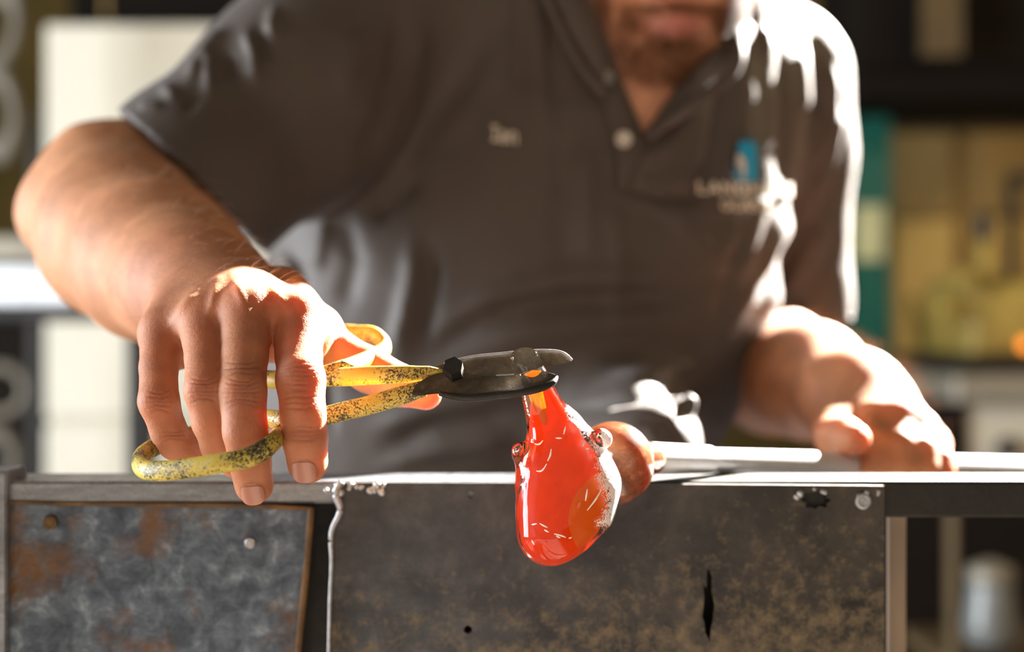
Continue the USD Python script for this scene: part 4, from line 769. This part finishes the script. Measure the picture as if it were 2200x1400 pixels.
obj('upper_rail', pxbox(-120, 118, 506, 562, 2.0, .30, .004), 'grey_metal', rk, label='dull upper rail'); obj('white_panel', pxbox(-120, 160, 572, 654, 1.97, .30, .004), 'white_metal', rk); obj('beam', pxbox(-120, 330, 640, 690, 1.98, .28, .004), 'steel_dark', rk)
obj('leg', floorbox(-110, -60, 690, 2.0, .05), 'steel_dark', rk); obj('leg', floorbox(270, 320, 690, 2.05, .05), 'steel_dark', rk)
t = thing('dark_cupboard', 'dark brown cupboard standing low beside the cream cabinet', 'cupboard', (*P(-20, 0, 2.9)[:2], 0)); obj('body', floorbox(-120, 74, 690, 2.9, .3), 'dark_brown', t); obj('top', box(P(-125, 0, 2.9)[0], P(80, 0, 2.9)[0], 2.88, 3.2, P(0, 690, 2.9)[2], P(0, 684, 2.9)[2]), 'dark_brown', t)
def ring(name, label, px, py, d, R, r, m, tilt=0.0, squash=1.0):
    t = trimesh.creation.torus(R, r, 40, 12); t.apply_transform(trimesh.transformations.rotation_matrix(math.pi / 2, (1, 0, 0))); t.apply_scale((1, 1, squash)); t.apply_transform(trimesh.transformations.rotation_matrix(tilt, (0, 1, 0)))
    t.apply_translation(P(px, py, d)); return tag(obj(name, t, m, None, True), label, 'hose')
ring('hose', 'grey hose loop hanging low on the far left', 5, 838, 2.4, .036, .009, 'hose_grey', 0, 1.0)
ring('hose', 'lowest grey hose loop on the far left, just above the bench', -8, 985, 2.4, .030, .010, 'hose_grey', 0, 1.3)
ring('hose', 'upper of the two pale hose loops at the left edge, by the top corner', -5, 60, 2.4, .030, .011, 'hose_grey', .2, 2.0)
ring('hose', 'lower of the two pale hose loops at the left edge, beside the dark bottle', -5, 240, 2.4, .028, .010, 'hose_grey', -.1, 2.2)
can = thing('gas_bottle', 'dark upright bottle beside the cream cabinet', 'bottle', (*P(80, 0, 2.75)[:2], 0)); cz = P(0, 232, 2.75)[2]; cr = S(17, 2.75) * 1.1
cc = np.array([P(80, 0, 2.75)[0], 2.75, 0.0]); obj('body', tube([cc + (0, 0, .02), cc + (0, 0, cz - .10), cc + (0, 0, cz - .03)], [cr, cr, cr * .5], 20, 30, (1, 0, 0)), 'black_rubber', can, True); obj('valve', tube([cc + (0, 0, cz - .04), cc + (0, 0, cz)], cr * .35, 12, 4, (1, 0, 0)), 'black_rubber', can, True)
br = thing('overhead_duct', 'dark duct running along the wall above the cream cabinet', 'duct', P(420, 20, 3.4)); obj('body', pxbox(230, 1000, -160, 44, 3.4, .3, .01), 'dark_brown', br); obj('hanger', pxbox(150, 212, -300, 50, 3.45, .06), 'dark_brown', br); obj('seam', pxbox(222, 230, -150, 40, 3.39, .3), 'yellow_panel_dull', br)

tp = thing('steel_column', 'teal painted steel column beside the left shoulder sleeve', 'column', (*P(1876, 0, 3.2)[:2], 0)); a, b = P(1836, 0, 3.2), P(1913, 0, 3.2)
obj('web', box(a[0] + .01, b[0] - .01, 3.22, 3.30, 0, 3.19), 'teal_paint', tp); obj('flange', box(a[0], b[0], 3.20, 3.22, 0, 3.19), 'teal_paint', tp); obj('flange', box(a[0], b[0], 3.30, 3.32, 0, 3.19), 'teal_paint', tp)
tag(obj('notice', pxbox(1838, 1902, 440, 560, 3.185, .012, .002), 'pale_green', None), 'pale yellow-green notice fixed to the teal column', 'notice')
hood = thing('extraction_hood', 'dark hood hanging across the top right of the workshop', 'hood', P(2050, 200, 3.0)); obj('body', pxbox(1842, 2400, 150, 212, 2.95, .4, .01), 'dark_brown', hood); obj('canopy', pxbox(1842, 2400, -300, 150, 2.98, .4, .01), 'dark_brown', hood)
for x in (1860, 2380): obj('hanger', box(P(x, 0, 3.1)[0] - .01, P(x, 0, 3.1)[0] + .01, 3.05, 3.07, P(0, 150, 2.95)[2], H), 'dark_brown', hood)
tag(obj('ceiling_strap', pxbox(1984, 2068, -700, 118, 2.9, .02), 'brown_beam', None), 'broad brown strap hanging down from the ceiling at top right', 'strap')
tag(obj('riser_pipe', tube([P(2150, -620, 2.8), P(2150, 200, 2.8), P(2150, 560, 2.8)], S(20, 2.8), 20, 12), 'pipe_tan', None, True), 'slim tan pipe running down in front of the yellow panels', 'pipe')
pn = thing('wall_cupboard', 'yellow-ochre panelled cupboard against the back wall at right', 'cupboard', (*P(2040, 0, 3.7)[:2], 0))
a, b = P(1915, 0, 3.7), P(2420, 0, 3.7); z1, z2, z3 = P(0, 215, 3.7)[2], P(0, 285, 3.7)[2], P(0, 468, 3.7)[2]
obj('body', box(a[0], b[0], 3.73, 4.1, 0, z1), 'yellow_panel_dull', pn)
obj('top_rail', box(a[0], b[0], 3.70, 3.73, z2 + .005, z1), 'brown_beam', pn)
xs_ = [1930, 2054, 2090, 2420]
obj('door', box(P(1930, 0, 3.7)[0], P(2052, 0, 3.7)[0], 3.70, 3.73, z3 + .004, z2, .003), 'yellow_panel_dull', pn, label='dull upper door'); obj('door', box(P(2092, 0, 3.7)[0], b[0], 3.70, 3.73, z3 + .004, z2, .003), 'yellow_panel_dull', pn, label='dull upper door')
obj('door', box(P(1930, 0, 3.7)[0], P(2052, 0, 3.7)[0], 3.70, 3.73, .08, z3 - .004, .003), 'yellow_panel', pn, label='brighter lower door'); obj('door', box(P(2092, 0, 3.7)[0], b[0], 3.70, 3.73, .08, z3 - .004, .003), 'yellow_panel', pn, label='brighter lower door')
mc = thing('machine', 'olive workshop machine standing above the cream box at right', 'machine', P(2200, 770, 2.7)); obj('body', pxbox(2085, 2420, 592, 770, 2.7, .3, .012), 'machine_olive', mc)
obj('valve', tube([P(2062, 600, 2.68), P(2090, 600, 2.68)], S(24, 2.7), 14, 6, (0, 0, 1)), 'machine_olive', mc, True); obj('handle', pxbox(2106, 2134, 455, 520, 2.66, .04, .01), 'black_rubber', mc); obj('stem', pxbox(2114, 2126, 510, 600, 2.67, .03), 'machine_olive', mc); obj('bracket', join(pxbox(2172, 2185, 380, 600, 2.66, .03), pxbox(2172, 2420, 370, 392, 2.66, .03)), 'black_rubber', mc); obj('knob', tube([P(2022, 660, 2.68), P(2040, 660, 2.68)], S(16, 2.7), 14, 6), 'machine_olive', mc, True); obj('arm', pxbox(2030, 2090, 640, 680, 2.70, .05), 'machine_olive', mc); obj('base', pxbox(2050, 2420, 765, 800, 2.62, .4, .01), 'black_rubber', mc)
tag(obj('furnace_port', trimesh.creation.icosphere(3, S(16, 2.6), ) if False else (lambda c: (c.apply_translation(P(2203, 740, 2.66)), c)[1])(trimesh.creation.icosphere(3, S(13, 2.66))), 'furnace_glow', None, True), 'small glowing orange port at the right edge', 'furnace')
bx_ = thing('storage_box', 'cream box with a grey lid and a dark hole under the machine', 'box', (*P(2200, 0, 2.5)[:2], 0)); obj('body', floorbox(2078, 2420, 866, 2.5, .4), 'cream_paint', bx_); obj('lid', pxbox(2052, 2430, 806, 868, 2.47, .45, .006), 'grey_metal', bx_); obj('side', floorbox(2050, 2079, 866, 2.49, .42), 'dark_brown', bx_); obj('knob', (lambda c: (c.apply_translation(P(2165, 962, 2.49)), c)[1])(trimesh.creation.icosphere(3, S(24, 2.5))), 'black_rubber', bx_, True)
for i, (x0, y0, x1, y1, dd, lab) in enumerate(((1960, 640, 2030, 960, 3.42, 'leftmost leaning olive rod in front of the yellow cupboard'), (1990, 690, 2052, 985, 3.36, 'second leaning olive rod, nearer the cream box'))):
    p0, p1 = P(x0, y0, dd + .15), P(x1, y1, dd); dirn = (p1 - p0) / (p0[2] - p1[2]); end = p0 + dirn * p0[2]
    tag(obj('leaning_rod', tube([p0, (p0 + end) / 2, end], S(13, dd), 14, 10, (1, 0, 0)), 'machine_olive', None, True), lab, 'rod')
lc = thing('low_shelf', 'dark shelf unit seen under the bench rail at right', 'shelf', (*P(2100, 0, 2.0)[:2], 0)); obj('back', floorbox(1820, 2420, 1020, 2.3, .03), 'dark_brown', lc); obj('side', floorbox(2044, 2062, 1010, 2.0, .03), 'brown_beam', lc); obj('shelf', box(P(2066, 0, 2.0)[0], P(2420, 0, 2.0)[0], 2.0, 2.3, .30, .32), 'brown_beam', lc)
jar = thing('glass_jar', 'pale grey round jar on the shelf under the bench rail', 'jar', P(2130, 1370, 2.0)); jb = P(2130, 0, 2.1); obj('body', tube([np.array([jb[0], 2.1, .338]), np.array([jb[0], 2.1, .36]), np.array([jb[0], 2.1, .42])], [.035, .038, .030], 20, 20, (1, 0, 0)), 'dim_glass', jar, True); obj('lid', tube([np.array([jb[0], 2.1, .42]), np.array([jb[0], 2.1, .44])], .032, 20, 6, (1, 0, 0)), 'grey_metal', jar, True)
# added lamp, no such source seen, right of the man outside the frame; it lights the low part of the cupboard under the hood's shadow
lamp = thing('added_lamp', 'added hanging metal lamp out of view to the right of the bench', 'lamp', (1.55, 1.6, 1.70))
obj('shade', tube([np.array([1.55, 1.6, 1.74]), np.array([1.55, 1.6, 1.80]), np.array([1.55, 1.6, 1.86])], [.13, .09, .03], 24, 10, (1, 0, 0)), 'grey_metal', lamp, True)
obj('cord', tube([np.array([1.55, 1.6, 1.86]), np.array([1.55, 1.6, H + .01])], .004, 8, 4, (1, 0, 0)), 'black_rubber', lamp, True)
bulb = UsdLux.SphereLight.Define(stage, '/World/added_lamp/bulb_light'); bulb.CreateRadiusAttr(.05); bulb.CreateIntensityAttr(200.0); bulb.CreateColorAttr(Gf.Vec3f(1.0, .74, .42)); bulb.AddTranslateOp().Set(Gf.Vec3d(0, 0, -.05))
